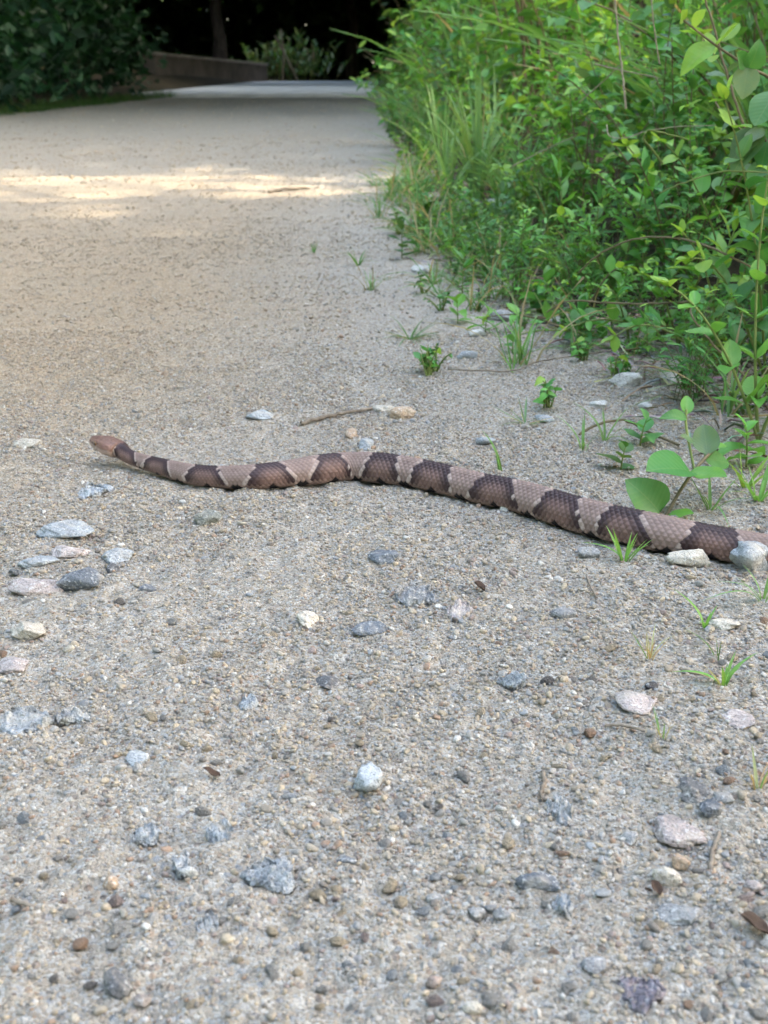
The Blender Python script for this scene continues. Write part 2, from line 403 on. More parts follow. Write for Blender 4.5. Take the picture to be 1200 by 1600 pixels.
sgn = np.sign(np.sin(PH)); cs, sn = np.cos(PH), np.abs(np.sin(PH))
SS, FF = np.meshgrid(S, PH, indexing='ij')
hd = (1 - sstep(0.8, 1.15, th))[:, None]
ex = 1.0 - 0.22 * hd                                   # head: squarer section
cosv = np.sign(cs) * np.abs(cs)[None, :] ** ex; sinv = sn[None, :] ** (1.0 - 0.15 * hd)
low = (cs < 0)[None, :]
belly = np.where(low, np.abs(cs)[None, :] ** (0.62 * (1 - hd) + 0.9 * hd), 0)
vert = np.where(low, -belly * dnr[:, None], cosv * upr[:, None])
# slightly ridged back: copperheads are a little triangular in section
ridge = 1 - 0.10 * (1 - hd) * np.exp(-((np.abs(FF) - 0.65) / 0.4) ** 2)
horz = sgn[None, :] * sinv * wid[:, None] * ridge
vert = np.where(low, vert, vert * (1 - 0.04 * (1 - hd) * np.exp(-((np.abs(FF) - 0.65) / 0.4) ** 2)))
# scales: staggered diamond lattice
ROWS = 23; ARC = 2.42
SL = 0.0041 * np.clip(bh / 0.0125, 0.52, 1.1)
ucum = np.r_[0, np.cumsum(np.diff(S) / ((SL[1:] + SL[:-1]) / 2))]
U_ = ucum[:, None] + 0 * FF; V_ = FF / (2 * ARC / ROWS)
a_ = U_ + V_ / 2; b_ = U_ - V_ / 2
ia, ib = np.floor(a_), np.floor(b_); fa, fb = a_ - ia, b_ - ib
uc = (ia + ib + 1) / 2; vc = ia - ib; phic = vc * (2 * ARC / ROWS); sc_ = np.interp(uc, ucum, S)
pil = np.clip(16 * fa * (1 - fa) * fb * (1 - fb), 0, 1) ** 0.42
keel = np.exp(-((fa - fb) / 0.10) ** 2) * pil
rear = (fa + fb) / 2                                   # 0 front .. 1 rear tip; rear edge stands proud
onb = sstep(HL * 0.86, HL * 1.12, SS) * (1 - sstep(2.25, 2.45, np.abs(FF)))
amp = 0.00075 * np.clip(bh / 0.0125, 0.4, 1.1)[:, None]
disp = amp * onb * (pil * (0.6 + 0.55 * rear) + 0.30 * keel - 0.55)
vent = (1 - sstep(2.25, 2.45, np.abs(FF)) < 0.5)
disp = disp + np.where(vent, amp * 0.8 * (ucum[:, None] % 1.0), 0)
# head relief: brow ridge, pit, nostril, mouth line
def blob(t0, p0, dt, dp): return np.exp(-((SS / HL - t0) / dt) ** 2 - ((np.abs(FF) - p0) / dp) ** 2) * hd
disp = disp + 0.0011 * blob(.36, .92, .10, .22) - 0.0006 * blob(.36, 1.32, .05, .18) - 0.0009 * blob(.20, 1.45, .025, .10) - 0.0007 * blob(.08, 1.30, .018, .10)
mouth_p = 1.92 - 0.10 * np.sin(SS / HL * 3.0)
disp = disp - 0.0005 * np.exp(-((np.abs(FF) - mouth_p) / 0.035) ** 2) * hd * (SS / HL > .02) * (SS / HL < .72)
hcell = vn(SS * 900, FF * 5 + 30, 31); disp = disp + hd * (hcell - 0.5) * 0.0005 * sstep(.05, .3, SS / HL)
rad = np.sqrt(horz ** 2 + vert ** 2) + 1e-6
k_ = 1 + disp / np.maximum(rad, 0.002)
POS = PC[:, None, :] + SIDE[:, None, :] * (horz * k_)[..., None] + NN[:, None, :] * (vert * k_)[..., None]

# pattern: hourglass bands; tops narrow, sides wide (photo x of each edge)
BANDS = [(184, 211, 184, 218), (237, 264, 225, 270), (305, 341, 292, 357), (403, 440, 387, 462), (497, 529, 485, 549), (584, 624, 566, 623),
         (660, 704, 640, 704), (758, 802, 731, 808), (861, 905, 833, 908), (956, 1000, 931, 1014), (1083, 1143, 1055, 1166), (1240, 1290, 1215, 1315),
         (1400, 1450, 1375, 1475), (1560, 1610, 1535, 1630), (1720, 1770, 1700, 1790), (1880, 1930, 1860, 1950)]
XA = np.interp(S, seg, Xd)
XSD = XA + SIDE[:, 0] * wid * .9 / ((PC[:, 1] * _cp - (PC[:, 2] - CAM_H) * _sp) / FPX)      # where the near flank shows
o_ = np.argsort(XSD)
BS = np.array([[np.interp(b[0], XA, S), np.interp(b[1], XA, S), np.interp(b[2], XSD[o_], S[o_]), np.interp(b[3], XSD[o_], S[o_])] for b in BANDS])
DARK, BROWN, TAN, PALE, BLACK, FLANK = [np.array(s2l(*c)) for c in ((50, 33, 33), (112, 86, 76), (128, 107, 97), (166, 148, 137), (14, 12, 13), (128, 106, 95))]
HEADC, LIP, CROWN = [np.array(s2l(*c)) for c in ((124, 93, 79), (162, 140, 126), (98, 74, 64))]
jit = h2(ia, ib, 9)
pn = np.clip(np.abs(phic) / R(104), 0, 1.25); pe = np.clip(pn, 0, 1)
far = phic < 0                                         # right flank: bands slightly shifted
sj = sc_ + (jit - 0.5) * 0.0016 + np.where(far, 0.004 * pe, 0)
colr = np.empty(SS.shape + (3,)); colr[:] = TAN
colr *= (0.92 + 0.16 * jit)[..., None]
med = np.exp(-((np.abs(phic) - 0.55) / 0.22) ** 2)
best = np.full(SS.shape, 9.0)
shape_pe = pe ** 1.25
for L0, R0, L1, R1 in BS:
    l_ = L0 + (L1 - L0) * shape_pe; r_ = R0 + (R1 - R0) * shape_pe
    de = np.minimum(sj - l_, r_ - sj); hwb = (r_ - l_) / 2
    ins = de > 0
    t_ = sstep(0.18, 0.66, pn) * sstep(0.12, 0.7, de / np.maximum(hwb, 1e-4))
    cin = DARK + (BROWN - DARK) * (np.clip(t_, 0, 1) * (0.75 + 0.3 * jit))[..., None]
    colr = np.where(ins[..., None], cin, colr)
    out = (~ins) & (de > -0.0021); pv = (out * (0.5 + 0.4 * sstep(.25, .9, pn)))[..., None]
    colr = colr * (1 - pv) + PALE * pv
# dark smudge in the middle of the tan saddles
for i in range(len(BS) - 1):
    m_ = (BS[i][1] + BS[i + 1][0]) / 2
    sp = np.exp(-((sc_ - m_) / 0.0035) ** 2 - ((phic - 0.5) / 0.16) ** 2) * (jit > 0.25) * 0.55
    colr = colr * (1 - sp[..., None]) + BROWN * 0.6 * sp[..., None]
fl = sstep(0.95, 1.12, pn)[..., None]
colr = colr * (1 - fl) + FLANK * (0.9 + 0.2 * jit[..., None]) * fl
# black blotches low on the flank
spots = []
for i in range(len(BS) - 1):
    spots += [((BS[i][3] + BS[i + 1][2]) / 2, 0.0062), ((BS[i + 1][2] + BS[i + 1][3]) / 2, 0.0040)]
for m_, w_ in spots:
    w2 = w_ * np.clip(np.interp(m_, seg, Bd) / 0.0125, 0.45, 1.1)
    ell = ((sc_ - m_) / w2) ** 2 + ((np.abs(phic) - 2.22) / 0.36) ** 2
    colr = np.where((ell + (jit - .5) * 0.3 < 1)[..., None] & (SS > HL)[..., None], BLACK * 1.0, colr)
belly_c = np.where((vn(ucum[:, None] * 0.3, FF * 2, 17) > 0.5)[..., None], np.array(s2l(150, 135, 122)), np.array(s2l(70, 58, 56)))
colr = np.where((np.abs(FF) > 2.55)[..., None], belly_c, colr)
edge_skin = (1 - 0.45 * (1 - np.clip(pil / 0.45, 0, 1)) * onb)[..., None]      # skin between the scales
colr = colr * edge_skin
tipl = (np.clip((pil - 0.8) / 0.2, 0, 1) * 0.18 * onb)[..., None]
colr = colr * (1 + tipl)
# head colouring
hn = vn(SS * 700, FF * 4 + 9, 41)[..., None]
hc = HEADC * (0.88 + 0.24 * hn)
tp = (1 - sstep(.55, 1.0, np.abs(FF)))[..., None]; hc = hc * (1 - tp * .7) + CROWN * (0.85 + 0.3 * hn) * tp * .7
lp = sstep(1.42, 1.62, np.abs(FF))[..., None]; hc = hc * (1 - lp) + LIP * (0.92 + 0.16 * hn) * lp
ck = (np.exp(-((SS / HL - .58) / .14) ** 2 - ((np.abs(FF) - 1.15) / .28) ** 2))[..., None]; hc = hc * (1 - .45 * ck) + np.array(s2l(92, 60, 46)) * .45 * ck
pit = np.clip(1.6 * (blob(.20, 1.45, .022, .09) + blob(.08, 1.30, .016, .09)), 0, .85)[..., None]; hc = hc * (1 - pit) + np.array(s2l(40, 26, 22)) * pit
hm = (1 - sstep(.86, .93, sc_ / HL))[..., None]
colr = colr * (1 - hm) + hc * hm
nS = len(S)
ii = np.arange(nS * NPH).reshape(nS, NPH)
FQ = np.stack([ii[:-1, :], np.roll(ii[:-1, :], -1, 1), np.roll(ii[1:, :], -1, 1), ii[1:, :]], -1).reshape(-1, 4)
t = NT('snake_scales')
at = t.node('ShaderNodeAttribute', attribute_name='col'); cN = t.coord()
nz = t.noise(cN, 1800, 2, 0.6)
t.base(t.mix(t.ramp(nz.outputs[0], [(0.35, 0.18), (0.65, 0.0)]), at.outputs['Color'], s2l(52, 40, 37)), 0.5, t.bump(nz.outputs[0], 0.25, 0.0002), 0.3)
M_SNAKE = t.m
snake = thing('snake', 'brown and tan banded snake stretched across the gravel with its head raised', 'snake', tuple(PC[nS // 2] * [1, 1, 0]))
inv0 = -np.array([*snake.location])
body = link('body', mesh_np('body', (POS + inv0).reshape(-1, 3), FQ, True, colr.reshape(-1, 3)), M_SNAKE, snake)
# eyes
t = NT('snake_eye'); oc = t.coord()
sx = t.node('ShaderNodeSeparateXYZ'); t.lk(oc, sx.inputs[0])
pup = t.math('LESS_THAN', t.math('ADD', t.math('MULTIPLY', t.math('ABSOLUTE', sx.outputs[0]), 3.0), t.math('ABSOLUTE', sx.outputs[2])), 0.85)
t.base(t.mix(pup, s2l(128, 92, 64), s2l(14, 10, 8)), 0.08, None, 0.6); M_EYE = t.m
def uvsphere(nu, nv):
    th_ = np.linspace(0, math.pi, nv + 1); ph_ = np.linspace(0, 2 * math.pi, nu, endpoint=False)
    V = np.array([[math.sin(a) * math.cos(b), math.sin(a) * math.sin(b), math.cos(a)] for a in th_ for b in ph_])
    F = [[i * nu + j, i * nu + (j + 1) % nu, (i + 1) * nu + (j + 1) % nu, (i + 1) * nu + j] for i in range(nv) for j in range(nu)]
    return V, np.array(F)
Ve, Fe = uvsphere(20, 12); me_eye = mesh_np('eye', Ve, Fe)
ie = int(np.argmin(np.abs(th - .35)))
for sg in (-1, 1):
    jp = int(np.argmin(np.abs(PH - sg * 1.26)))
    e = link('eye', me_eye, M_EYE, snake)
    ctr = POS[ie, jp] + inv0 + SIDE[ie] * (-sg) * 0.0004
    e.location = ctr; e.scale = (0.0021,) * 3
    rm = Matrix((-T[ie] * sg, SIDE[ie] * sg, NN[ie])).transposed()
    e.rotation_euler = Matrix([list(r) for r in rm]).to_euler()
e_lab = None

# distance from the snake axis on the ground (pebbles and stones keep clear)
SNX = PC[::12, :2]; SNW = wid[::12]
def clear_of_snake(x, y, r):
    d = np.sqrt((SNX[None, :, 0] - np.atleast_1d(x)[:, None]) ** 2 + (SNX[None, :, 1] - np.atleast_1d(y)[:, None]) ** 2) - SNW[None, :] * 0.85
    return d.min(1) > r

# ------------------------------------------------------------------ stones
def icosphere(sub):
    import bmesh
    bm = bmesh.new(); bmesh.ops.create_icosphere(bm, subdivisions=sub, radius=1.0)
    bm.verts.ensure_lookup_table()
    V = np.array([v.co[:] for v in bm.verts]); F = np.array([[v.index for v in f.verts] for f in bm.faces]); bm.free()
    return V, F
ICO = {k: icosphere(k) for k in (1, 2, 3, 4, 5)}
def n3(Vx, f, seed):
    return (vn(Vx[:, 0] * f + Vx[:, 2] * f * 0.7, Vx[:, 1] * f + 5.1, seed) + vn(Vx[:, 1] * f - Vx[:, 2] * f * 0.9 + 3, Vx[:, 2] * f + Vx[:, 0] * 0.4 * f, seed + 1) - 1.0)
def rock_np(seed, sub=3, angular=0.7, rough=0.05, planes=9):
    r_ = np.random.default_rng(seed); D, F_ = ICO[sub]
    n_ = r_.normal(size=(planes, 3)); n_[:, 2] *= .8; n_ /= np.linalg.norm(n_, axis=1)[:, None]
    h_ = r_.uniform(0.55, 0.95, planes)
    dots = D @ n_.T
    rr = np.where(dots > 0.05, h_[None, :] / np.maximum(dots, 0.05), 9)
    k = 60.0
    soft = -np.log(np.exp(-k * np.minimum(rr, 3)).sum(1)) / k
    rad_ = angular * np.minimum(soft, 1.25) + (1 - angular) * 0.85
    V_ = D * rad_[:, None]
    V_ = V_ * (1 + rough * 1.6 * n3(V_, 2.3, seed) + rough * n3(V_, 6.0, seed + 5) + rough * 0.55 * n3(V_, 15.0, seed + 9))[:, None]
    V_ -= (V_.max(0) + V_.min(0)) / 2
    return V_ / ((V_.max(0) - V_.min(0)) / 2), F_
BLUE, DBLUE, GREY, DGREY, PINK, CREAM, TANR, WHITE, OLIVE, PURP = [s2l(*c) for c in (
    (162, 167, 168), (106, 112, 118), (146, 146, 144), (98, 98, 98), (180, 167, 160), (200, 190, 172), (182, 156, 128), (208, 206, 198), (124, 126, 116), (138, 130, 136))]
def tone(c, k): return tuple(min(1, v * k) for v in c)
G_ST = 'larger stones lying in the gravel path'
# px, py(centre), width px, height px, rise (height/width), colour, rot, label, angular
STONES = [
 (1174, 884, 68, 62, .80, BLUE, 20, 'angular blue-grey rock resting against the snake body', .9),
 (1073, 888, 66, 30, .42, CREAM, 5, 'flat cream stone pressed against the underside of the snake', .6),
 (920, 873, 34, 22, .55, GREY, 40, 'rounded grey stone under the snake beside a small grass sprout', .5),
 (575, 1221, 44, 58, .80, tone(BLUE, 1.15), 70, 'pale blue-white upright stone alone in the open gravel', .8),
 (480, 973, 34, 38, .75, CREAM, 60, 'lumpy beige stone standing up from the sand', .7),
 (326, 822, 42, 31, .62, OLIVE, 15, 'dark olive-grey blocky stone just below the snake neck', .95),
 (131, 917, 64, 42, .55, DBLUE, 0, 'dark slate-blue wedge-shaped stone', .95),
 (103, 836, 84, 36, .22, BLUE, 10, 'wide flat pale blue stone beside a pinkish white one', .7),
 (110, 870, 60, 32, .35, tone(PINK, 1.15), 30, 'pinkish white stone wedged between flat blue stones', .8),
 (62, 886, 58, 22, .25, BLUE, 0, 'thin flat blue-grey stone set in the sand', .7),
 (58, 926, 78, 34, .30, PINK, 25, 'long pinkish grey flat stone beside the dark slate-blue stone', .7),
 (184, 872, 48, 36, .35, BLUE, 50, 'mottled blue-grey stone with a dark stone at its foot', .7),
 (177, 897, 22, 22, .8, DGREY, 20, 'small dark grey stone at the foot of a mottled blue-grey one', .9),
 (48, 994, 58, 40, .45, tone(CREAM, .92), 35, 'beige angular stone with a ridged top', .95),
 (18, 1042, 48, 38, .30, PINK, 10, 'salmon pink flat stone set in the gravel', .7),
 (40, 1130, 96, 48, .10, BLUE, 10, 'broad blue-grey slab almost flush with the path', .8),
 (116, 1124, 66, 36, .10, tone(BLUE, .92), 40, 'smaller flush blue-grey slab next to the broad one', .8),
 (513, 1070, 46, 32, .35, DGREY, 20, 'charcoal grey rough stone half buried', .9),
 (577, 986, 54, 30, .30, DBLUE, 10, 'blue-grey half-buried stone near the lumpy beige stone', .8),
 (598, 877, 46, 34, .40, DBLUE, 60, 'dark blue-grey ridge of stone below the snake', .9),
 (648, 930, 78, 40, .10, GREY, 20, 'weathered grey stone worn flush with the sand', .8),
 (718, 958, 44, 44, .10, tone(PINK, 1.05), 80, 'pale pink triangular stone worn flush with the sand', .9),
 (880, 972, 36, 22, .5, tone(GREY, .8), 0, 'smooth mid-grey oval pebble', .3),
 (186, 1546, 46, 50, .75, DGREY, 10, 'dark grey crusty rock clod', .6),
 (1040, 1380, 42, 32, .7, tone(CREAM, 1.0), 0, 'rounded speckled cream and green pebble', .3),
 (1061, 1357, 28, 30, .7, TANR, 30, 'tan chipped pebble touching a speckled round one', .9),
 (1056, 1304, 78, 56, .22, tone(PINK, .85), 15, 'pinkish grey half-buried rock below a black-grey one', .8),
 (1082, 1250, 46, 58, .50, DGREY, 60, 'black-grey jagged rock leaning over a bluish one', .95),
 (1106, 1281, 36, 32, .75, tone(DBLUE, .75), 10, 'glossy dark bluish stone beside the jagged black-grey rock', .9),
 (845, 1389, 74, 26, .35, tone(DBLUE, .85), 28, 'long narrow dark grey-green stone', .8),
 (1060, 1436, 74, 40, .30, GREY, 15, 'light grey angular stone with a sharp ledge', 1.0),
 (1003, 1552, 84, 72, .10, PURP, 30, 'large purple-grey patch of stone flush with the path', .8),
 (420, 1372, 92, 56, .12, BLUE, 15, 'broad mottled blue-white stone flush with the path', .8),
 (345, 1308, 50, 40, .14, tone(BLUE, 1.08), 60, 'pale blue flush stone above a white pebble', .8),
 (230, 1308, 44, 36, .16, BLUE, 40, 'blue-grey flush stone with a pitted face', .8),
 (284, 1352, 40, 50, .12, BLUE, 80, 'blue-grey buried stone under a white pebble', .8),
 (325, 1456, 40, 36, .18, tone(BLUE, 1.0), 20, 'small pale blue flush stone', .8),
 (295, 1373, 30, 20, .7, WHITE, 20, 'bright white pebble lying on a blue-grey stone', .8),
 (990, 1106, 66, 50, .22, tone(PINK, .92), 60, 'pinkish grey buried rock with a black chip beside it', .8),
 (1016, 1091, 20, 16, .6, s2l(44, 42, 44), 10, 'black angular chip beside a pinkish buried rock', .95),
 (1146, 1136, 50, 34, .20, PINK, 10, 'dusty pink flat stone at the grassy side', .8),
 (1128, 988, 48, 28, .35, tone(CREAM, .95), 10, 'pale greenish white stone behind a grass sprout', .6),
 (628, 652, 40, 22, .55, TANR, 0, 'tan brown stone just beyond the snake', .6),
 (600, 641, 36, 16, .4, CREAM, 20, 'pale cream stone behind a tan brown one', .6),
 (570, 699, 26, 26, .7, BLUE, 50, 'blue-white stone standing behind the snake back', .8),
 (406, 652, 40, 20, .35, tone(BLUE, 1.15), 10, 'pale blue flat stone beyond the snake neck', .7),
 (547, 681, 20, 20, .6, TANR, 30, 'small buff stone beyond the snake', .8),
 (976, 605, 50, 20, .5, tone(WHITE, .95), 10, 'pale blue-white stone lying in dry grass litter', .7),
 (1046, 598, 28, 30, .8, tone(CREAM, .95), 10, 'cream stone standing in dry grass litter', .8),
 (935, 640, 30, 14, .4, tone(WHITE, .9), 10, 'flat whitish stone near the leafy seedling', .7),
 (1010, 640, 26, 16, .4, tone(WHITE, .95), 40, 'flat white stone behind the round-leaved seedling', .7),
 (786, 333, 46, 16, .45, tone(WHITE, .95), 0, 'white rock at the foot of the tall grass', .6),
 (820, 335, 22, 12, .5, WHITE, 20, 'smaller white rock at the foot of the tall grass', .6),
 (660, 420, 32, 16, .4, tone(WHITE, .9), 10, 'whitish flat stone near the first weeds', .7),
 (730, 568, 30, 14, .5, BLUE, 0, 'bluish stone by the thin grass runner', .7),
 (782, 504, 40, 22, .5, tone(GREY, 1.15), 10, 'grey stone among sparse weeds', .7),
 (745, 530, 26, 14, .5, WHITE, 40, 'whitish stone among sparse weeds', .7),
 (876, 512, 34, 18, .5, tone(WHITE, .95), 0, 'white stone under the leafy runner', .7),
 (850, 660, 26, 14, .4, tone(BLUE, 1.1), 0, 'pale bluish stone near the creeping seedlings', .7),
 (760, 690, 30, 14, .4, tone(BLUE, 1.0), 20, 'bluish flat stone just behind the snake', .7),
 (216, 1194, 34, 32, .25, tone(BLUE, 1.05), 20, 'pale blue pitted stone set in brown pebbles', .8),
 (390, 1104, 32, 26, .16, tone(BLUE, 1.1), 0, 'pale blue flush stone in the open sand', .8),
 (232, 927, 26, 14, .4, DBLUE, 0, 'small flat slate-blue pebble', .7),
 (455, 1250, 28, 16, .4, DBLUE, 10, 'flat dark slate pebble', .8),
 (541, 1348, 30, 20, .5, DBLUE, 5, 'slate-grey pebble beside rounded brown ones', .7),
 (745, 1430, 26, 24, .7, GREY, 0, 'grey pebble in a tight cluster of three', .6),
 (783, 1433, 28, 24, .7, tone(GREY, .85), 50, 'darker grey pebble in a tight cluster of three', .6),
 (767, 1421, 18, 18, .7, tone(GREY, .9), 20, 'smallest grey pebble in a tight cluster of three', .6),
 (678, 1409, 24, 20, .6, tone(DBLUE, 1.1), 0, 'smooth blue-grey pebble with a rounded back', .4),
 (738, 1583, 30, 24, .7, tone(CREAM, .95), 0, 'buff rounded pebble in the coarse gravel', .4),
 (680, 1540, 28, 24, .7, s2l(150, 132, 120), 20, 'mauve-brown rounded pebble in the coarse gravel', .4),
 (1173, 1398, 26, 22, .7, tone(PINK, .95), 0, 'pinkish speckled round pebble', .4),
 (222, 1570, 28, 26, .7, s2l(150, 138, 128), 30, 'brownish round pebble beside the crusty clod', .4),
 (175, 1388, 24, 24, .7, TANR, 60, 'honey tan blocky pebble', .7),
 (1128, 1265, 30, 22, .6, tone(GREY, .9), 10, 'grey lumpy stone beside the glossy bluish one', .6),
 (985, 1320, 34, 24, .4, GREY, 30, 'grey wedge stone under the pinkish rock', .9),
 (930, 1512, 40, 36, .35, GREY, 20, 'light grey half-buried stone with a dark side', .8),
 (875, 1270, 48, 46, .14, tone(BLUE, .95), 20, 'blue-grey crumbled stone patch beside an angled twig', .8),
 (880, 1420, 36, 40, .12, tone(BLUE, 1.0), 20, 'pale blue crumbled stone patch below the long narrow stone', .8),
 (800, 1075, 56, 26, .10, tone(BLUE, .95), 20, 'faint blue stone streak flush with the sand', .8),
 (150, 770, 60, 26, .10, tone(BLUE, 1.1), 10, 'pale blue flush stone below the snake head', .8),
 (45, 700, 40, 16, .3, tone(CREAM, .85), 10, 'low cream stone out past the snake snout', .7),
]
def add_rock(name, px, py, wpx, hpx, rise, colr_, rot, ang, seed, sub=None, label=None, cat=None, group=None):
    g = gp(px, py + hpx * 0.15); m = mpp(g)
    w = wpx * m / 2 * (1.12 if rise >= .2 else 1.0)
    el = math.asin(min(1, CAM_H / math.sqrt(g.x ** 2 + g.y ** 2 + CAM_H ** 2)))
    hz = max(rise * w, 0.0012)
    dp = max(0.45 * w, min(1.8 * w, (hpx * m / 2 - hz * 0.6 * math.cos(el)) / math.sin(el)))
    if sub is None: sub = 5 if (rise < .2 and wpx > 44) else (4 if wpx > 30 else 3)
    flush = rise < 0.2
    V_, F_ = rock_np(seed, sub, min(1.0, ang + .12), 0.16 if flush else 0.095, 8 if ang > .75 else 11)
    # irregular outline: rotate the unit rock, then stretch along world axes
    a = R(rot); c_, s_ = math.cos(a), math.sin(a)
    V_ = V_ @ np.array([[c_, -s_, 0], [s_, c_, 0], [0, 0, 1]]).T
    V_ = V_ / np.abs(V_[:, :2]).max(0).clip(0.5).tolist().__add__([1.0])
    if flush:
        hz = max(hz, .0042)
        rr_ = np.sqrt((V_[:, :2] ** 2).sum(1))
        top_ = .30 + .9 * n3(V_, 2.6, seed + 3) + .7 * n3(V_, 7.0, seed + 4) + .35 * n3(V_, 17.0, seed + 6) - .45 * rr_ ** 2
        V_[:, 2] = np.where(V_[:, 2] > 0, top_, np.minimum(top_ - .3, V_[:, 2]))
    V_ = V_ * [w, dp, hz]
    o = link(name, mesh_np(name, V_, F_, True), M_ROCK)
    sm = o.data
    o.location = (g.x, g.y, gh(g.x, g.y) + (hz * 0.45 if not flush else 0.0012))
    o.color = (*colr_, 1)
    tag(o, label, cat, group)
    return o
STN = []
for i, (px, py, w, h, rise, c, rot, lab, ang) in enumerate(STONES):
    o = add_rock('stone', px, py, w, h, rise, c, rot, ang, 100 + i * 3, None, lab, 'stone', G_ST)
    STN.append((o.location.x, o.location.y, w * mpp(o.location) / 2))
STN = np.array(STN)
def clear_of_stones(x, y, r):
    d = np.sqrt((STN[None, :, 0] - np.atleast_1d(x)[:, None]) ** 2 + (STN[None, :, 1] - np.atleast_1d(y)[:, None]) ** 2) - STN[None, :, 2] * 0.75
    return d.min(1) > r
# loose pebbles: individually built
PAL = [('buff', s2l(196, 178, 150)), ('grey', s2l(164, 161, 155)), ('bluish', s2l(160, 166, 170)), ('rust-brown', s2l(166, 134, 110)), ('white', s2l(218, 214, 206)), ('dark', s2l(122, 116, 111)), ('mauve', s2l(152, 134, 128))]
PW = [.36, .22, .11, .10, .10, .04, .07]
peb_proto = []
for k in range(14):
    V_, F_ = rock_np(700 + k, 3, 0.9 + 0.1 * (k % 3) / 2, 0.09, 7 + k % 3)
    peb_proto.append(mesh_np('pebble', V_ * [1.0, 0.78, 0.62], F_, True))
STOPW = set('resting pressed beside under alone standing just wedged set with at almost next half half-buried near below worn touching leaning flush above lying behind in by among out beyond'.split())
cnt = 0; PB = []
while cnt < 190:
    px, py = random.uniform(-20, 1220), 860 + 740 * random.random() ** 0.75
    if vn(px / 130, py / 110, 61) < 0.5 and random.random() < .8: continue
    g = gp(px, py); r_ = random.choice([.0020, .0023, .0026, .003, .0037])
    if not (clear_of_snake(g.x, g.y, r_ + .004)[0] and clear_of_stones(g.x, g.y, r_)[0]): continue
    if any((g.x - a) ** 2 + (g.y - b) ** 2 < (r_ + c) ** 2 for a, b, c in PB): continue
    PB.append((g.x, g.y, r_)); ci = random.choices(range(7), PW)[0]; nm, cc = PAL[ci]
    o = link('pebble', peb_proto[cnt % 14], M_PEB1)
    o.scale = (r_,) * 3; o.rotation_euler = (random.uniform(-.3, .3), random.uniform(-.3, .3), random.uniform(0, 6.28))
    o.location = (g.x, g.y, gh(g.x, g.y) + r_ * 0.12); k = random.uniform(.95, 1.15); o.color = (*tone(cc, k), 1)
    j_ = int(np.argmin((STN[:, 0] - g.x) ** 2 + (STN[:, 1] - g.y) ** 2)); wd_ = []
    for w_ in STONES[j_][7].split():
        if w_ in STOPW: break
        wd_.append(w_)
    sz_ = 'tiny' if r_ < .0025 else ('small' if r_ < .0032 else 'plump')
    tag(o, f'{sz_} {nm} pebble lying loose close to the ' + ' '.join(wd_), 'pebble', f'loose {nm} pebbles on the path'); cnt += 1
PBA = np.array(PB)

# gravel: everything too small to count
shapes = bpy.data.collections.new('gravel_shapes')
for k in range(8):
    V_, F_ = rock_np(900 + k, 1 if k < 5 else 2, 0.95, 0.09, 7)
    me = mesh_np('grain', V_ * [1.0, 0.8, 0.66], F_, True); me.materials.append(M_PEB)
    shapes.objects.link(bpy.data.objects.new('grain', me))
def scatter(y0, y1, dens, r0, r1, seed, clump=.5, pw=2.0):
    """dens per mm2; radii in mm with a power law"""
    r_ = np.random.default_rng(seed)
    xw = lambda y: 0.345 * y + 0.05
    area = np.trapz([2 * xw(y) for y in np.linspace(y0, y1, 50)], np.linspace(y0, y1, 50)) * 1e6
    n = int(area * dens / (1 - clump * .5))
    yy = np.sqrt(r_.uniform(y0 ** 2, y1 ** 2, n)); xx = r_.uniform(-1, 1, n) * xw(yy)
    nz_ = 0.55 * vn(xx * 11, yy * 11, 71) + 0.45 * vn(xx * 33, yy * 33, 72)
    ok = r_.random(n) < 1 - clump + clump * 1.0 * sstep(.36, .62, nz_)
    ok &= (xx < edge_r(yy) + 0.22) & (xx > edge_l(yy))
    xx, yy = xx[ok], yy[ok]
    u = r_.random(len(xx)); a, b = r0 ** -pw, r1 ** -pw
    rr = (a + (b - a) * u) ** (-1 / pw) * 1e-3
    k = np.ones(len(xx), bool)
    near = yy < 1.5
    for s0 in range(0, len(xx), 8000):
        sl_ = slice(s0, s0 + 8000); k[sl_] &= clear_of_snake(xx[sl_], yy[sl_], 0.0005) & clear_of_stones(xx[sl_], yy[sl_], 0.0)
    return xx[k], yy[k], rr[k]
parts = [scatter(0.30, 1.30, 0.10, .55, 1.1, 1, .55), scatter(0.30, 1.5, 0.034, 1.0, 2.1, 2, .8), scatter(0.3, 2.4, 0.0018, 1.9, 3.2, 3, .8),
         scatter(1.3, 2.8, 0.010, 1.1, 2.6, 4, .7), scatter(2.3, 6.0, 0.0014, 2.0, 4.6, 5, .75), scatter(2.4, 14, 0.00010, 3.5, 8.5, 6, .5)]
px_, py_, pr_ = [np.concatenate([p[i] for p in parts]) for i in range(3)]
n = len(px_)
g_r = np.random.default_rng(5)
pz_ = ground_h(px_, py_) + ground_fine(px_, py_) + pr_ * np.where(pr_ > .0015, g_r.uniform(-.15, .35, n), g_r.uniform(0.1, 0.62, n))
pal = np.array([c for _, c in PAL] + [s2l(182, 172, 154), s2l(174, 160, 140)]); pwt = np.array([.24, .15, .08, .07, .09, .05, .05, .17, .12])
tint = pal[g_r.choice(len(pal), n, p=pwt / pwt.sum())] * g_r.uniform(.74, 1.2, (n, 1))
wm_ = (.6 * sstep(-.02, .4, -px_) * sstep(1.0, 1.5, py_) * (1 - sstep(4, 7, py_)))[:, None]
tint = tint * (1 - wm_) + np.array(s2l(186, 160, 128)) * wm_
tint = tint * (0.85 - .32 * sstep(1.3, 2.6, py_))[:, None] + np.array(s2l(182, 170, 150)) * (.32 * sstep(1.3, 2.6, py_))[:, None] + np.array(s2l(182, 170, 150)) * 0.15
me = bpy.data.meshes.new('path_gravel'); me.vertices.add(n)
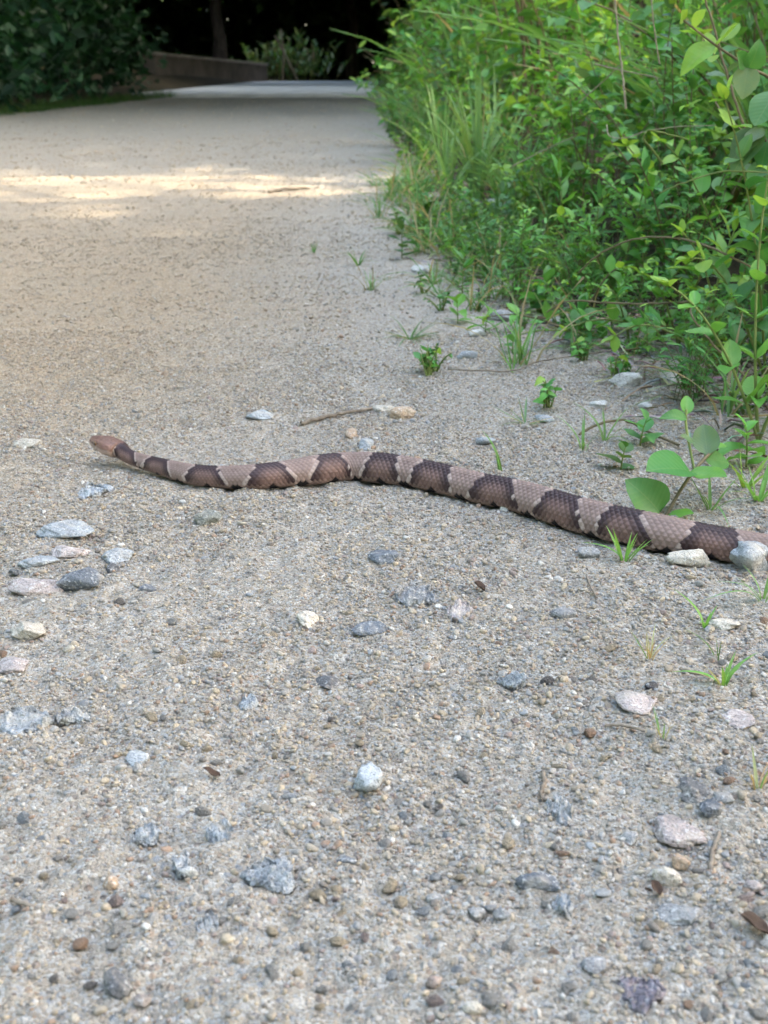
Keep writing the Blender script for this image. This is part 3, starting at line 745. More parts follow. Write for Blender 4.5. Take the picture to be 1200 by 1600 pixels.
me.vertices.foreach_set('co', np.stack([px_, py_, pz_], -1).astype(np.float32).ravel())
def pattr(name, typ, arr, key):
    a = me.attributes.new(name, typ, 'POINT'); a.data.foreach_set(key, np.ascontiguousarray(arr).ravel())
pattr('rot', 'FLOAT_VECTOR', np.stack([g_r.uniform(-.5, .5, n), g_r.uniform(-.5, .5, n), g_r.uniform(0, 6.28, n)], -1).astype(np.float32), 'vector')
pattr('scl', 'FLOAT_VECTOR', (pr_[:, None] * g_r.uniform(.8, 1.2, (n, 3))).astype(np.float32), 'vector')
tc = np.ones((n, 4), np.float32); tc[:, :3] = tint
pattr('tint', 'FLOAT_COLOR', tc, 'color')
pattr('pick', 'INT', np.where(pr_ > .0016, g_r.integers(5, 8, n), g_r.integers(0, 5, n)).astype(np.int32), 'value')
ng = bpy.data.node_groups.new('scatter_gravel', 'GeometryNodeTree')
ng.interface.new_socket('Geometry', in_out='INPUT', socket_type='NodeSocketGeometry')
ng.interface.new_socket('Geometry', in_out='OUTPUT', socket_type='NodeSocketGeometry')
gi, go = ng.nodes.new('NodeGroupInput'), ng.nodes.new('NodeGroupOutput')
iop = ng.nodes.new('GeometryNodeInstanceOnPoints'); ci_ = ng.nodes.new('GeometryNodeCollectionInfo')
ci_.inputs['Collection'].default_value = shapes; ci_.inputs['Separate Children'].default_value = True; ci_.inputs['Reset Children'].default_value = True
def nattr(name, typ):
    x = ng.nodes.new('GeometryNodeInputNamedAttribute'); x.data_type = typ; x.inputs['Name'].default_value = name; return x.outputs['Attribute']
e2r = ng.nodes.new('FunctionNodeEulerToRotation')
L = ng.links.new
L(gi.outputs[0], iop.inputs['Points']); L(ci_.outputs[0], iop.inputs['Instance']); iop.inputs['Pick Instance'].default_value = True
L(nattr('pick', 'INT'), iop.inputs['Instance Index']); L(nattr('rot', 'FLOAT_VECTOR'), e2r.inputs[0]); L(e2r.outputs[0], iop.inputs['Rotation'])
L(nattr('scl', 'FLOAT_VECTOR'), iop.inputs['Scale']); L(iop.outputs[0], go.inputs[0])
gv = link('path_gravel', me); tag(gv, 'mixed grey and buff grit covering the sandy path', 'gravel', None, 'stuff')
gm = gv.modifiers.new('scatter', 'NODES'); gm.node_group = ng
print('gravel points', n)

# ------------------------------------------------------------------ plants
def tube_np(pts, radii, k=6):
    pts = np.asarray(pts, float); n_ = len(pts); radii = np.broadcast_to(np.asarray(radii, float), (n_,))
    T_ = np.gradient(pts, axis=0); T_ /= np.linalg.norm(T_, axis=1)[:, None] + 1e-9
    ref = np.where(np.abs(T_[:, 2:3]) > 0.9, np.array([[1.0, 0, 0]]), np.array([[0, 0, 1.0]]))
    A_ = np.cross(T_, ref); A_ /= np.linalg.norm(A_, axis=1)[:, None]; B_ = np.cross(T_, A_)
    an = np.linspace(0, 2 * math.pi, k, endpoint=False)
    V_ = pts[:, None] + radii[:, None, None] * (np.cos(an)[None, :, None] * A_[:, None] + np.sin(an)[None, :, None] * B_[:, None])
    i_ = np.arange(n_ * k).reshape(n_, k)
    F_ = np.stack([i_[:-1], np.roll(i_[:-1], -1, 1), np.roll(i_[1:], -1, 1), i_[1:]], -1).reshape(-1, 4)
    return V_.reshape(-1, 3), F_
def join_np(parts_):
    Vs, Fs, o_ = [], [], 0
    for v, f in parts_: Vs.append(v); Fs.append(f + o_); o_ += len(v)
    return np.vstack(Vs), np.vstack(Fs)
def wprof(kind, t_):
    if kind == 'oval': return 0.30 * np.sin(math.pi * t_ ** 0.85) ** 0.75
    if kind == 'round': return 0.42 * np.sin(math.pi * t_ ** 0.8) ** 0.62
    if kind == 'lance': return 0.13 * np.sin(math.pi * t_ ** 0.75) ** 0.9
    if kind == 'blade': return 0.017 * (1 - t_ ** 2.2) ** 0.9 * (0.7 + 0.3 * np.sin(math.pi * t_))
def leaf_np(kind, ny=8, nx=4, fold=0.25, droop=0.25, wave=0.02, seed=0):
    """unit leaf: base at origin, tip +Y, face +Z"""
    t_ = np.linspace(0, 1, ny + 1); w = wprof(kind, np.clip(t_, 1e-4, 1 - 1e-4)); w[0] = max(w[0], .006)
    xs = np.linspace(-1, 1, nx + 1)
    X = xs[None, :] * w[:, None]; Y = np.repeat(t_[:, None], nx + 1, 1)
    Z = fold * np.abs(X) - droop * Y ** 2 + wave * np.sin(Y * 9 + seed) * np.abs(xs)[None, :]
    Y = Y - 0.15 * droop * Y ** 3
    i_ = np.arange((ny + 1) * (nx + 1)).reshape(ny + 1, nx + 1)
    F_ = np.stack([i_[:-1, :-1], i_[:-1, 1:], i_[1:, 1:], i_[1:, :-1]], -1).reshape(-1, 4)
    return np.stack([X, Y, Z], -1).reshape(-1, 3), F_
def basis(d, up=(0, 0, 1)):
    """rotation with +Y along d and +Z near up"""
    y = Vector(d).normalized(); z = Vector(up); x = y.cross(z)
    if x.length < 1e-3: x = Vector((1, 0, 0))
    x.normalize(); z = x.cross(y)
    return Matrix((x, y, z)).transposed()
GREENS = {'mid': (.062, .205, .05), 'bright': (.105, .30, .055), 'yellow': (.17, .33, .05), 'blue': (.075, .17, .075), 'deep': (.04, .115, .028), 'grass': (.105, .25, .08), 'pale': (.16, .24, .10)}
def gcol(key, k=.15):
    c = GREENS[key]; a = random.uniform(1 - k, 1 + k); b = random.uniform(-.012, .02)
    return (max(.01, c[0] * a + b), c[1] * a, max(.01, c[2] * a))
LEAFV = {kd: [mesh_np('leaf', *leaf_np(kd, 9, 4, f, d, w, s)) for f, d, w, s in ((.3, .25, .02, 0), (.5, .45, .03, 2), (.15, .08, .02, 4), (.35, -.12, .03, 1))] for kd in ('oval', 'round', 'lance')}
BLADEV = [mesh_np('blade', *leaf_np('blade', 10, 2, .8, d, 0, 0)) for d in (.15, .45, .9, .02)]
def add_leaf(parent, kind, pos, d, L_, color, up=(0, 0, 1), roll=0.0, name='leaf'):
    me_ = random.choice(LEAFV[kind] if kind != 'blade' else BLADEV)
    o = link(name, me_, M_LEAF1, parent)
    M3 = basis(d, up) @ Matrix.Rotation(roll, 3, 'Y')
    o.matrix_local = Matrix.Translation(pos) @ M3.to_4x4() @ Matrix.Diagonal((L_ * random.uniform(.88, 1.1), L_, L_, 1))
    o.color = (*color, 1); return o
def stem_pts(base_, d, L_, bend, n_=9, sag=0.0):
    d = Vector(d).normalized(); b = Vector(bend); out = []
    for i in range(n_):
        t_ = i / (n_ - 1); p = Vector(base_) + d * (L_ * t_) + b * (L_ * t_ * t_); p.z -= sag * L_ * t_ ** 3; out.append(p)
    return out
def honeysuckle(base_, stems, label, leaf=.042, key='mid', kind='oval', group='leafy plants along the path edge', name='honeysuckle_plant', stemmat=None, step=.042):
    """stems: list of (direction, length, bend, sag): opposite oval leaves on thin stems, each leaf its own part"""
    t_ = thing(name, label, 'plant', base_, 0, group)
    for d, L_, b, sag in stems:
        pts = stem_pts((0, 0, 0), d, L_, b, 12, sag)
        rad_ = np.linspace(.0016, .0007, 12)
        link('stem', mesh_np('stem', *tube_np([list(p) for p in pts], rad_, 6)), stemmat or M_STEMB, t_)
        n_ = max(2, int(L_ / step)); ang0 = random.random() * 3
        for i in range(1, n_ + 1):
            f = i / n_; q = f * 11; k = min(int(q), 10); p = pts[k].lerp(pts[k + 1], q - k); tg = (pts[k + 1] - pts[k]).normalized()
            sd = tg.cross(Vector((0, 0, 1)));  sd = sd.normalized() if sd.length > .1 else Vector((1, 0, 0))
            sd = Matrix.Rotation(ang0 + i * 1.35, 3, tg) @ sd
            for sg in (-1, 1):
                dd = sd * sg + tg * random.uniform(.35, .8) + Vector((0, 0, random.uniform(.0, .45)))
                add_leaf(t_, kind, p, dd, leaf * random.uniform(.65, 1.15) * (1 - .35 * f ** 3), gcol('yellow' if f > .85 and key != 'deep' else key), roll=random.uniform(-.4, .4))
        add_leaf(t_, kind, pts[-1], (pts[-1] - pts[-2]), leaf * .6, gcol('yellow' if key != 'deep' else key))
    return t_
def forb(base_, h_, label, nleaf=14, leaf=.05, key='bright', kind='lance', lean=(0, 0, 0), group='upright weeds along the path edge', name='weed_plant'):
    t_ = thing(name, label, 'plant', base_, 0, group)
    pts = stem_pts((0, 0, 0), (lean[0], lean[1], 1), h_, (random.uniform(-.15, .15), random.uniform(-.15, .15), 0), 8)
    link('stem', mesh_np('stem', *tube_np([list(p) for p in pts], np.linspace(.0018, .0009, 8) * min(1, h_ / .15 + .3), 6)), M_STEMG, t_)
    for i in range(nleaf):
        f = .12 + .88 * i / max(1, nleaf - 1); q = f * 7; k = min(int(q), 6); p = pts[k].lerp(pts[k + 1], q - k)
        az = i * 2.4 + random.uniform(-.3, .3); el_ = .15 + 1.05 * f ** 3 + random.uniform(-.15, .2)
        dd = Vector((math.cos(az) * math.cos(el_), math.sin(az) * math.cos(el_), math.sin(el_)))
        add_leaf(t_, kind, p, dd, leaf * random.uniform(.75, 1.15) * (.6 + .6 * math.sin(math.pi * min(.95, f * .8 + .15))), gcol(key), roll=random.uniform(-.3, .3))
    return t_
def grass_tuft(base_, h_, nb, label, spread=.35, key='grass', dry=0.0, group='grass tufts on the path edge', individually=True, wid_=1.0):
    t_ = thing('grass_tuft', label, 'grass', base_, 0, group)
    for i in range(nb):
        az = random.uniform(0, 6.28); lean = spread * random.uniform(.1, 1)
        dd = Vector((math.cos(az) * lean, math.sin(az) * lean, 1))
        Lb = h_ * random.uniform(.5, 1.1)
        p = Vector((math.cos(az), math.sin(az), 0)) * random.uniform(0, .05 * h_ + .002)
        upv = Vector((-dd.x * 1, -dd.y * 1, .3)) 
        c = gcol(key) if random.random() > dry else tuple(v * random.uniform(.8, 1.1) for v in (.36, .29, .17))
        o = add_leaf(t_, 'blade', p, dd, Lb, c, up=(-math.cos(az), -math.sin(az), .2), name='blade')
        o.scale.x *= wid_ * random.uniform(.8, 1.3)
    return t_
def at(px, py):
    p = gp(px, py); p.z = gh(p.x, p.y); return p

# the round-leaved seedling behind the snake: leaf by leaf
sd_ = thing('honeysuckle_seedling', 'seedling with round green leaves on a reddish stem behind the snake', 'plant', at(1035, 812), 0, 'leafy plants along the path edge')
b0_ = Vector(sd_.location)
def rel(px, py, dy, ):
    """point seen at a pixel, at the seedling's depth plus dy"""
    a, b = (px - 600) / FPX, (800 - py) / FPX
    d = Vector((a, _cp + b * _sp, -_sp + b * _cp)); t__ = (b0_.y + dy) / d.y
    return Vector((d.x * t__, d.y * t__, CAM_H + d.z * t__)) - b0_
stp = [rel(1037, 812, 0), rel(1062, 768, .012), rel(1085, 735, .024), rel(1105, 712, .034), rel(1118, 700, .042)]
link('stem', mesh_np('stem', *tube_np([list(p) for p in catmull(np.array([list(p) for p in stp]), 5)], .0013, 7)), M_STEMB, sd_)
st2 = [rel(1085, 735, .024), rel(1078, 700, .034), rel(1072, 665, .045), rel(1072, 640, .05)]
link('stem', mesh_np('stem', *tube_np([list(p) for p in catmull(np.array([list(p) for p in st2]), 5)], .0010, 7)), M_STEMG, sd_)
for (bx, by, dy), (tx, ty, dy2), kd, key, up in (
    ((1078, 736, .022), (1012, 716, .0), 'round', 'mid', (0, -.35, 1)), ((1078, 738, .02), (1142, 752, .0), 'oval', 'bright', (.1, -.45, 1)),
    ((1030, 800, .004), (992, 748, -.005), 'round', 'mid', (-.3, -.75, .8)), ((1106, 712, .034), (1098, 662, .055), 'round', 'blue', (-.2, -.9, .8)),
    ((1100, 716, .034), (1146, 722, .04), 'round', 'mid', (0, -.6, 1)), ((1085, 692, .034), (1058, 682, .03), 'oval', 'blue', (0, -.5, 1)),
    ((1072, 655, .046), (1036, 640, .04), 'oval', 'mid', (0, -.6, 1)), ((1072, 648, .05), (1076, 610, .06), 'oval', 'bright', (0, -1, .5)),
    ((1044, 806, .0), (1088, 818, -.01), 'oval', 'bright', (0, -.3, 1)), ((1120, 700, .042), (1138, 690, .05), 'oval', 'bright', (0, -.5, 1))):
    p0, p1 = rel(bx, by, dy), rel(tx, ty, dy2)
    if (p1 + b0_).z < gh((p1 + b0_).x, (p1 + b0_).y) + .003: p1.z = gh((p1 + b0_).x, (p1 + b0_).y) + .003 - b0_.z
    add_leaf(sd_, kd, p0, p1 - p0, (p1 - p0).length * .9, gcol(key, .08), up=up)

# small sprouts on the path (photo x, y, height px, blades)
SPROUTS = [(975, 888, 44, 7, 'grass sprout with broad blades touching the near side of the snake', 'bright', 0, 1.7), (785, 736, 46, 3, 'single upright grass seedling behind the snake', 'mid', 0, 1.9),
 (1100, 994, 42, 3, 'green two-bladed grass shoot in front of a pale stone', 'bright', 0, 2.2), (1130, 1084, 44, 7, 'low grass sprout with splayed green blades on open gravel', 'bright', .2, 1.7),
 (1015, 1045, 50, 8, 'withered brown grass sprout on open gravel', 'grass', .85, .8), (1035, 1170, 40, 6, 'thin half-dry grass sprout below a pinkish rock', 'grass', .5, .8),
 (1182, 1250, 52, 6, 'dry reddish grass tuft by the gravel rocks', 'grass', .7, 1.0), (1190, 950, 60, 5, 'upright green grass blades below the blue-grey rock', 'grass', 0, 1.0),
 (1120, 1045, 40, 3, 'dark thin upright grass stalks on open gravel', 'deep', .3, .8), (820, 668, 44, 10, 'flat wiry grass tuft beyond the snake', 'blue', .1, .8),
 (910, 706, 46, 4, 'upright pair of grass blades near the creeping seedlings', 'grass', 0, 1.1), (640, 540, 40, 26, 'wide flat tuft of dark wiry grass on the gravel', 'blue', .2, .6),
 (800, 590, 36, 5, 'short grass shoot beside the dry runner', 'bright', 0, 1.2), (945, 690, 46, 5, 'thin green grass by the runner stem', 'grass', .1, .9),
 (1110, 800, 60, 6, 'green grass blades leaning over the snake', 'grass', 0, 1.0), (1185, 790, 60, 7, 'broad green blades at the foot of the seedling', 'bright', 0, 1.6),
 (1165, 770, 60, 6, 'yellow-green grass shoot beside the round-leaved seedling', 'yellow', 0, 1.2),
 (560, 412, 24, 8, 'tiny low weed tuft alone on the open path', 'mid', 0, 1.5), (490, 388, 16, 6, 'faint speck of grass out on the path', 'mid', 0, 1.5)]
for px, py, hp, nb, lab, key, dry, wd in SPROUTS:
    b = at(px, py); grass_tuft(b, hp * mpp(b) * 1.45, int(nb * 1.3) + 1, lab, 3.2 if 'flat' in lab else .9, key, dry, wid_=wd * 1.9)
# small leafy weeds at the gravel margin
for px, py, hp, nl, lf, key, kd, lab in (
    (722, 468, 70, 18, .030, 'mid', 'lance', 'bushy lance-leaved weed standing alone at the gravel margin'), (785, 470, 58, 14, .026, 'mid', 'lance', 'second lance-leaved weed next to the bushy one at the gravel margin'),
    (628, 402, 50, 9, .030, 'deep', 'oval', 'small dark two-tiered weed at the edge of the tracks'), (672, 368, 40, 6, .045, 'deep', 'round', 'low dark weed with one heart-shaped leaf'),
    (705, 372, 34, 8, .03, 'mid', 'lance', 'low weed between grass stalks'), (780, 366, 60, 12, .05, 'mid', 'lance', 'leafy weed below the white rock'),
    (715, 512, 36, 6, .022, 'bright', 'oval', 'little yellow-green seedling on the gravel'), (758, 528, 34, 5, .028, 'bright', 'lance', 'three-leaved bright seedling on the gravel'),
    (800, 560, 30, 5, .02, 'mid', 'oval', 'tiny seedling under the runner'), (905, 545, 56, 12, .03, 'mid', 'oval', 'leafy sprig at the thicket foot'),
    (955, 520, 70, 14, .034, 'bright', 'lance', 'bright lance-leaved sprig at the thicket foot'), (1010, 560, 60, 14, .028, 'bright', 'lance', 'yellowish sprig beside dry litter'),
    (970, 735, 40, 5, .018, 'deep', 'round', 'tiny dark round-leaved seedling beside the runner stem'), (1000, 700, 44, 7, .02, 'mid', 'oval', 'small creeping seedling left of the round-leaved one'),
    (850, 500, 60, 12, .032, 'mid', 'oval', 'oval-leaved weed at the margin below tall grass'), (1165, 735, 66, 10, .022, 'bright', 'oval', 'bright small-leaved sprig right behind the seedling')):
    b = at(px, py); h_ = hp * mpp(b); forb(b, h_, lab, nl, lf, key, kd, group='small weeds on the gravel margin')

# grass clumps by the path
for i, (px, py, hp, nb, lab) in enumerate(((745, 315, 185, 46, 'tall green grass clump rising at the thicket foot'), (700, 322, 150, 22, 'tall thin grass clump beside the widest one'), (655, 338, 90, 12, 'short grass tuft leaning on the path border'),
    (860, 385, 130, 26, 'bluish grass clump in front of leafy weeds'), (640, 290, 70, 12, 'small grass tuft in the sunlit strip'), (625, 318, 50, 8, 'thin grass tuft in the sunlit strip'), (815, 410, 100, 14, 'narrow grass clump between two weeds'),
    (660, 250, 90, 20, 'grass clump spreading beyond the sunlit strip'), (690, 285, 150, 24, 'dense grass clump behind the tall one'), (640, 225, 70, 14, 'low grass clump far along the path edge'), (632, 200, 60, 14, 'far low grass clump along the path edge'),
    (775, 300, 170, 26, 'tall grass clump mixed into leaves'))):
    b = at(px, py); grass_tuft(b, hp * mpp(b) * 1.05, nb, lab, .22, 'grass', .06, wid_=1.0)

# merged plants for the thicket: variants then copies
def merged_leaves(spec, low=(4, 2)):
    """spec: list of (pos, dir, up, length, kind, color) -> one mesh with colour attribute"""
    protos = {}
    Vs, Fs, Cs, o_ = [], [], [], 0
    for pos, d, up, L_, kind, c in spec:
        k = (kind, random.randrange(3))
        if k not in protos: protos[k] = leaf_np(kind, low[0] + (2 if kind == 'blade' else 0), low[1], (.3, .5, .15)[k[1]], (.25, .5, .05)[k[1]] * (1.6 if kind == 'blade' else 1), .02, k[1])
        v, f = protos[k]; Mx = np.array(basis(d, up)) * L_
        Vs.append(v @ Mx.T + np.array(pos)); Fs.append(f + o_); o_ += len(v); Cs.append(np.repeat([c], len(v), 0))
    return np.vstack(Vs), np.vstack(Fs), np.vstack(Cs)
def rnd_up(): return (random.uniform(-.5, .5), random.uniform(-.8, .2), 1)
def bush_variant(kind, h_, nst, leaf, keys, spread=.5, dens=1.0):
    stems_, spec = [], []
    for i in range(nst):
        az = random.uniform(0, 6.28); ln = random.uniform(.1, spread)
        d = Vector((math.cos(az) * ln, math.sin(az) * ln, 1)).normalized(); L_ = h_ * random.uniform(.55, 1.1)
        b = (random.uniform(-.3, .3), random.uniform(-.3, .3), 0)
        pts = stem_pts((random.gauss(0, .05 * h_), random.gauss(0, .05 * h_), 0), d, L_, b, 8, random.uniform(0, .25))
        stems_.append(tube_np([list(p) for p in pts], np.linspace(.0022, .0008, 8), 4))
        n_ = int(L_ / leaf * 2.4 * dens)
        key = random.choice(keys)
        for j in range(n_):
            f = random.uniform(.1, 1) ** .8; q = f * 7; k = min(int(q), 6); p = pts[k].lerp(pts[k + 1], q - k)
            a2 = random.uniform(0, 6.28); e2 = random.uniform(-.2, .9)
            dd = Vector((math.cos(a2) * math.cos(e2), math.sin(a2) * math.cos(e2), math.sin(e2)))
            kd = kind
            spec.append((list(p), dd, rnd_up(), leaf * random.uniform(.55, 1.2), kd, gcol('yellow' if f > .9 and random.random() < .5 else key, .25)))
    return join_np(stems_), spec
def grass_variant(h_, nb, keys=('grass',)):
    spec = []
    for i in range(nb):
        az = random.uniform(0, 6.28); ln = random.uniform(.02, .4)
        spec.append(([random.gauss(0, .05), random.gauss(0, .05), 0], Vector((math.cos(az) * ln, math.sin(az) * ln, 1)), (-math.cos(az), -math.sin(az), .2), h_ * random.uniform(.5, 1.1), 'blade', gcol(random.choice(keys), .2) if random.random() > .1 else (.34, .28, .17)))
    return None, spec
def make_variant(name, label, cat, group, stems_, spec, stem_mat=None, low=(4, 2)):
    root = thing(name, label, cat, (0, 0, 0), 0, group)
    if stems_: link('stem', mesh_np('stem', *stems_), stem_mat or M_STEMB, root)
    v, f, c = merged_leaves(spec, low)
    fo = link('foliage', mesh_np('foliage', v, f, True, c), M_LEAFM, root); fo['kind'] = 'stuff'
    return root
VARS = []
GT = 'plants massed in the green thicket beside the path'
for nm, lab, kd, h_, ns, lf, keys, spd in (
    ('thicket_plant', 'oval-leaved mid-green bush growing in the thicket', 'oval', .42, 13, .038, ('mid', 'bright'), .6),
    ('thicket_plant', 'bluish oval-leaved bush growing in the thicket', 'oval', .50, 13, .042, ('blue', 'mid'), .6),
    ('thicket_plant', 'yellow-green oval-leaved bush growing in the thicket', 'oval', .36, 13, .034, ('bright', 'yellow'), .7),
    ('thicket_plant', 'narrow-leaved upright weeds growing in the thicket', 'lance', .50, 11, .060, ('bright', 'mid'), .35),
    ('thicket_plant', 'dark narrow-leaved weeds growing in the thicket', 'lance', .44, 12, .055, ('mid', 'deep'), .4),
    ('thicket_plant', 'fine small-leaved sprays growing in the thicket', 'oval', .46, 17, .024, ('mid', 'bright'), .5)):
    st, sp = bush_variant(kd, h_, ns, lf, keys, spd); VARS.append(make_variant(nm, lab, 'plant', GT, st, sp))
st, sp = grass_variant(.42, 110); GV = make_variant('thicket_grass', 'tall grass stand growing within the thicket', 'grass', GT, st, sp)
VLAB = {v.name: l for v, l in zip(VARS + [GV], ('oval-leaved mid-green bush', 'bluish oval-leaved bush', 'yellow-green oval-leaved bush', 'narrow-leaved bright weeds', 'dark narrow-leaved weeds', 'fine small-leaved sprays', 'grass stand'))}
used_v = set()
def place(root, loc, rz, sc):
    o = root if root.name not in used_v else copy_tree(root)
    used_v.add(root.name)
    o.location = loc; o.rotation_euler = (random.uniform(-.08, .08), random.uniform(-.08, .08), rz); o.scale = (sc, sc, sc * random.uniform(.9, 1.15)); return o
def bank(y, dx, hs, root=None):
    x = float(edge_r(y)) + dx
    if 2.9 < y < 4.4: hs *= .62
    r_ = root or random.choices(VARS + [GV], [2.6, 1.8, 2.6, 3.0, 1.6, 2, 2.6])[0]
    if r_ is GV: hs = min(hs, .55 if y > 1.9 else .36); x += .05
    h0_ = .45
    o = place(r_, (x, y, gh(x, y) - .005), random.uniform(0, 6.28), hs / h0_)
    zone = 'over the litter by the seedling' if y < 1.35 else 'behind the gravel-margin weeds' if y < 1.9 else 'around the tall grass clumps' if y < 3 else 'beside the sunlit strip' if y < 4.6 else 'beyond the sunlit strip' if y < 9 else 'near the concrete slab'
    row = 'low' if dx < .16 else 'half-grown' if dx < .42 else 'tall'
    o['label'] = row + ' ' + VLAB[r_.name] + ' ' + zone
    return o
yy_ = 1.12
for _ in range(34):                    # low fringe creeping over the gravel margin
    y_ = random.uniform(1.12, 2.6); bank(y_, random.uniform(.0, .12), random.uniform(.07, .13), random.choices(VARS + [GV], [2, 1.5, 2, 3, 1.5, .6, 2.5])[0])
while yy_ < 3.2:                       # near thicket: low front, tall back
    for dx, hs in ((.10, .13), (.21, .24), (.33, .34), (.46, .44), (.60, .52), (.80, .6)):
        if random.random() < .86:
            bank(yy_ + random.uniform(-.06, .06), dx + random.uniform(-.04, .05) + (.05 if yy_ < 1.5 else 0), hs * random.uniform(.8, 1.2))
    yy_ += .15 + .05 * yy_ * .5
while yy_ < 17:
    for dx, hs in ((.06, .26), (.25, .50), (.55, .80), (.95, 1.1)):
        if random.random() < .92:
            bank(yy_ + random.uniform(-.1, .1), dx + random.uniform(-.06, .08), hs * random.uniform(.8, 1.2) * (1 + yy_ * .02))
    yy_ += .26 + .035 * yy_
# low weeds and fine grass spilling out on the gravel
GSP = 'low weeds and fine grass spilling on the gravel'
SPV = []
for nm_, lab_, kd_, h_, ns_, lf_, ks_ in (('spilling_weed', 'small oval-leaved weed', 'oval', .06, 5, .018, ('mid', 'bright')), ('spilling_weed', 'small lance-leaved weed', 'lance', .07, 4, .026, ('bright', 'mid')), ('spilling_weed', 'tiny dark weed', 'oval', .05, 5, .014, ('deep', 'mid'))):
    st, sp = bush_variant(kd_, h_, ns_, lf_, ks_, .9, .8); SPV.append((make_variant(nm_, lab_, 'plant', GSP, st, sp, M_STEMG), lab_))
for nb_, hh_, lab_ in ((26, .075, 'wispy grass tuft'), (16, .11, 'thin upright grass tuft')):
    sp = []
    for i in range(nb_):
        az = random.uniform(0, 6.28); ln = random.uniform(.15, 1.6 if hh_ < .1 else .5)
        sp.append(([random.gauss(0, .008), random.gauss(0, .008), 0], Vector((math.cos(az) * ln, math.sin(az) * ln, 1)), (-math.cos(az), -math.sin(az), .2), hh_ * random.uniform(.5, 1.1), 'blade', gcol('grass', .2) if random.random() > .2 else (.30, .26, .15)))
    SPV.append((make_variant('spilling_grass', lab_, 'grass', GSP, None, sp), lab_))
for i in range(95):
    y = 1.08 + 2.6 * random.random() ** 1.3; dx = .06 - abs(random.gauss(0, .10)) * (1 if y < 1.8 else .55)
    x = float(edge_r(y)) + dx
    if not clear_of_snake(x, y, .03)[0]: continue
    r_, lab_ = random.choices(SPV, [1.3, 1.5, 1.2, 2.2, 2.0])[0]
    o = place(r_, (x, y, gh(x, y) - .001), random.uniform(0, 6.28), random.uniform(.45, 1.0) * (1.0 if y < 2 else 1.4))
    zone = 'near the round-leaved seedling' if y < 1.25 else 'in front of the honeysuckle runners' if y < 1.6 else 'by the lone lance-leaved weeds' if y < 2.1 else 'before the tall grass clumps' if y < 2.9 else 'beside the sunlit strip'
    o['label'] = lab_ + (' out on the gravel ' if dx < -.08 else ' at the thicket edge ') + zone
# leafy stems at the front of the thicket, leaf by leaf
GH_ = 'leafy plants along the path edge'
HEROES = [
 (1185, 690, [((-.5, -.2, 1.2), .20, (-.1, 0, 0), .2), ((-.2, .1, 1.3), .26, (.1, -.05, 0), .1), ((.2, -.2, 1), .2, (0, -.1, 0), .3)], .040, 'bright', 'oval', 'honeysuckle with bright oval leaves behind the round-leaved seedling'),
 (1120, 590, [((-.7, -.2, .7), .17, (0, 0, 0), .4), ((-.1, -.2, 1), .2, (-.2, 0, 0), .2), ((.5, -.3, 1), .2, (0, 0, 0), .3)], .036, 'mid', 'oval', 'low honeysuckle leaning out over the dry litter'),
 (1060, 545, [((-.9, -.3, .5), .17, (0, 0, .0), .3), ((.1, -.3, 1), .17, (0, 0, 0), .3), ((-.4, -.3, 1), .15, (0, 0, 0), .3)], .034, 'bright', 'oval', 'spreading honeysuckle at the thicket foot'),
 (985, 545, [((-1, -.2, .35), .15, (0, 0, .0), .2), ((-.3, -.3, .9), .12, (0, 0, 0), .3), ((.4, -.2, 1), .14, (0, 0, 0), .2)], .032, 'mid', 'oval', 'runner with oval leaves creeping out from the thicket foot'),
 (900, 525, [((-1, -.1, .4), .12, (0, 0, 0), .2), ((.3, -.3, .9), .14, (0, 0, 0), .3)], .034, 'bright', 'oval', 'short oval-leaved runner at the gravel margin'),
 (1195, 600, [((-.25, -.3, 1.2), .33, (-.1, -.1, 0), .1), ((.1, -.3, 1.2), .36, (-.15, 0, 0), .1), ((-.5, -.3, 1), .24, (0, 0, 0), .3)], .044, 'mid', 'oval', 'tall honeysuckle with dull green leaves over the litter'),
 (1150, 520, [((-.4, -.2, 1.2), .3, (-.1, -.1, 0), .2), ((.2, -.3, 1.1), .3, (-.1, -.1, 0), .2), ((-.1, -.5, 1), .25, (0, 0, 0), .3)], .042, 'bright', 'oval', 'upright honeysuckle in the thick of the leaves'),
 (1050, 480, [((-.3, -.3, 1.2), .28, (-.1, -.1, 0), .2), ((.3, -.3, 1.1), .28, (-.1, -.1, 0), .2)], .040, 'mid', 'oval', 'mid-height honeysuckle behind the spreading one'),
 (960, 470, [((-.5, -.2, 1), .2, (0, 0, 0), .3), ((.2, -.3, 1.1), .24, (-.1, -.1, 0), .2)], .038, 'bright', 'oval', 'fresh green honeysuckle above the gravel margin'),
 (1230, 520, [((-.35, -.35, 1.2), .42, (-.15, -.1, 0), .15), ((-.1, -.3, 1.3), .46, (-.1, -.1, 0), .1)], .046, 'blue', 'oval', 'grey-green large-leaved stem at the tall end of the thicket'),
]
for px, py, stems, lf, key, kd, lab in HEROES:
    honeysuckle(at(px, py), stems, lab, lf * .8, key, kd, GH_, stemmat=random.choice([M_STEMB, M_STEMG, M_STEMG]), step=.034)
for px, py, h_, nl, lf, key, lab in ((1000, 480, .17, 20, .055, 'bright', 'stout lance-leaved weed standing out of the thicket front'), (1100, 560, .14, 16, .05, 'yellow', 'yellow-green lance-leaved weed over the litter'),
    (925, 455, .13, 16, .045, 'mid', 'lance-leaved weed behind the oval runner'), (880, 440, .16, 16, .05, 'bright', 'slender lance-leaved weed near the bluish grass'), (1180, 560, .24, 22, .055, 'mid', 'tall lance-leaved weed among honeysuckle'),
    (1080, 430, .24, 22, .055, 'bright', 'tall bright weed deep among the leaves')):
    forb(at(px, py), h_, lab, nl, lf, key, 'lance')
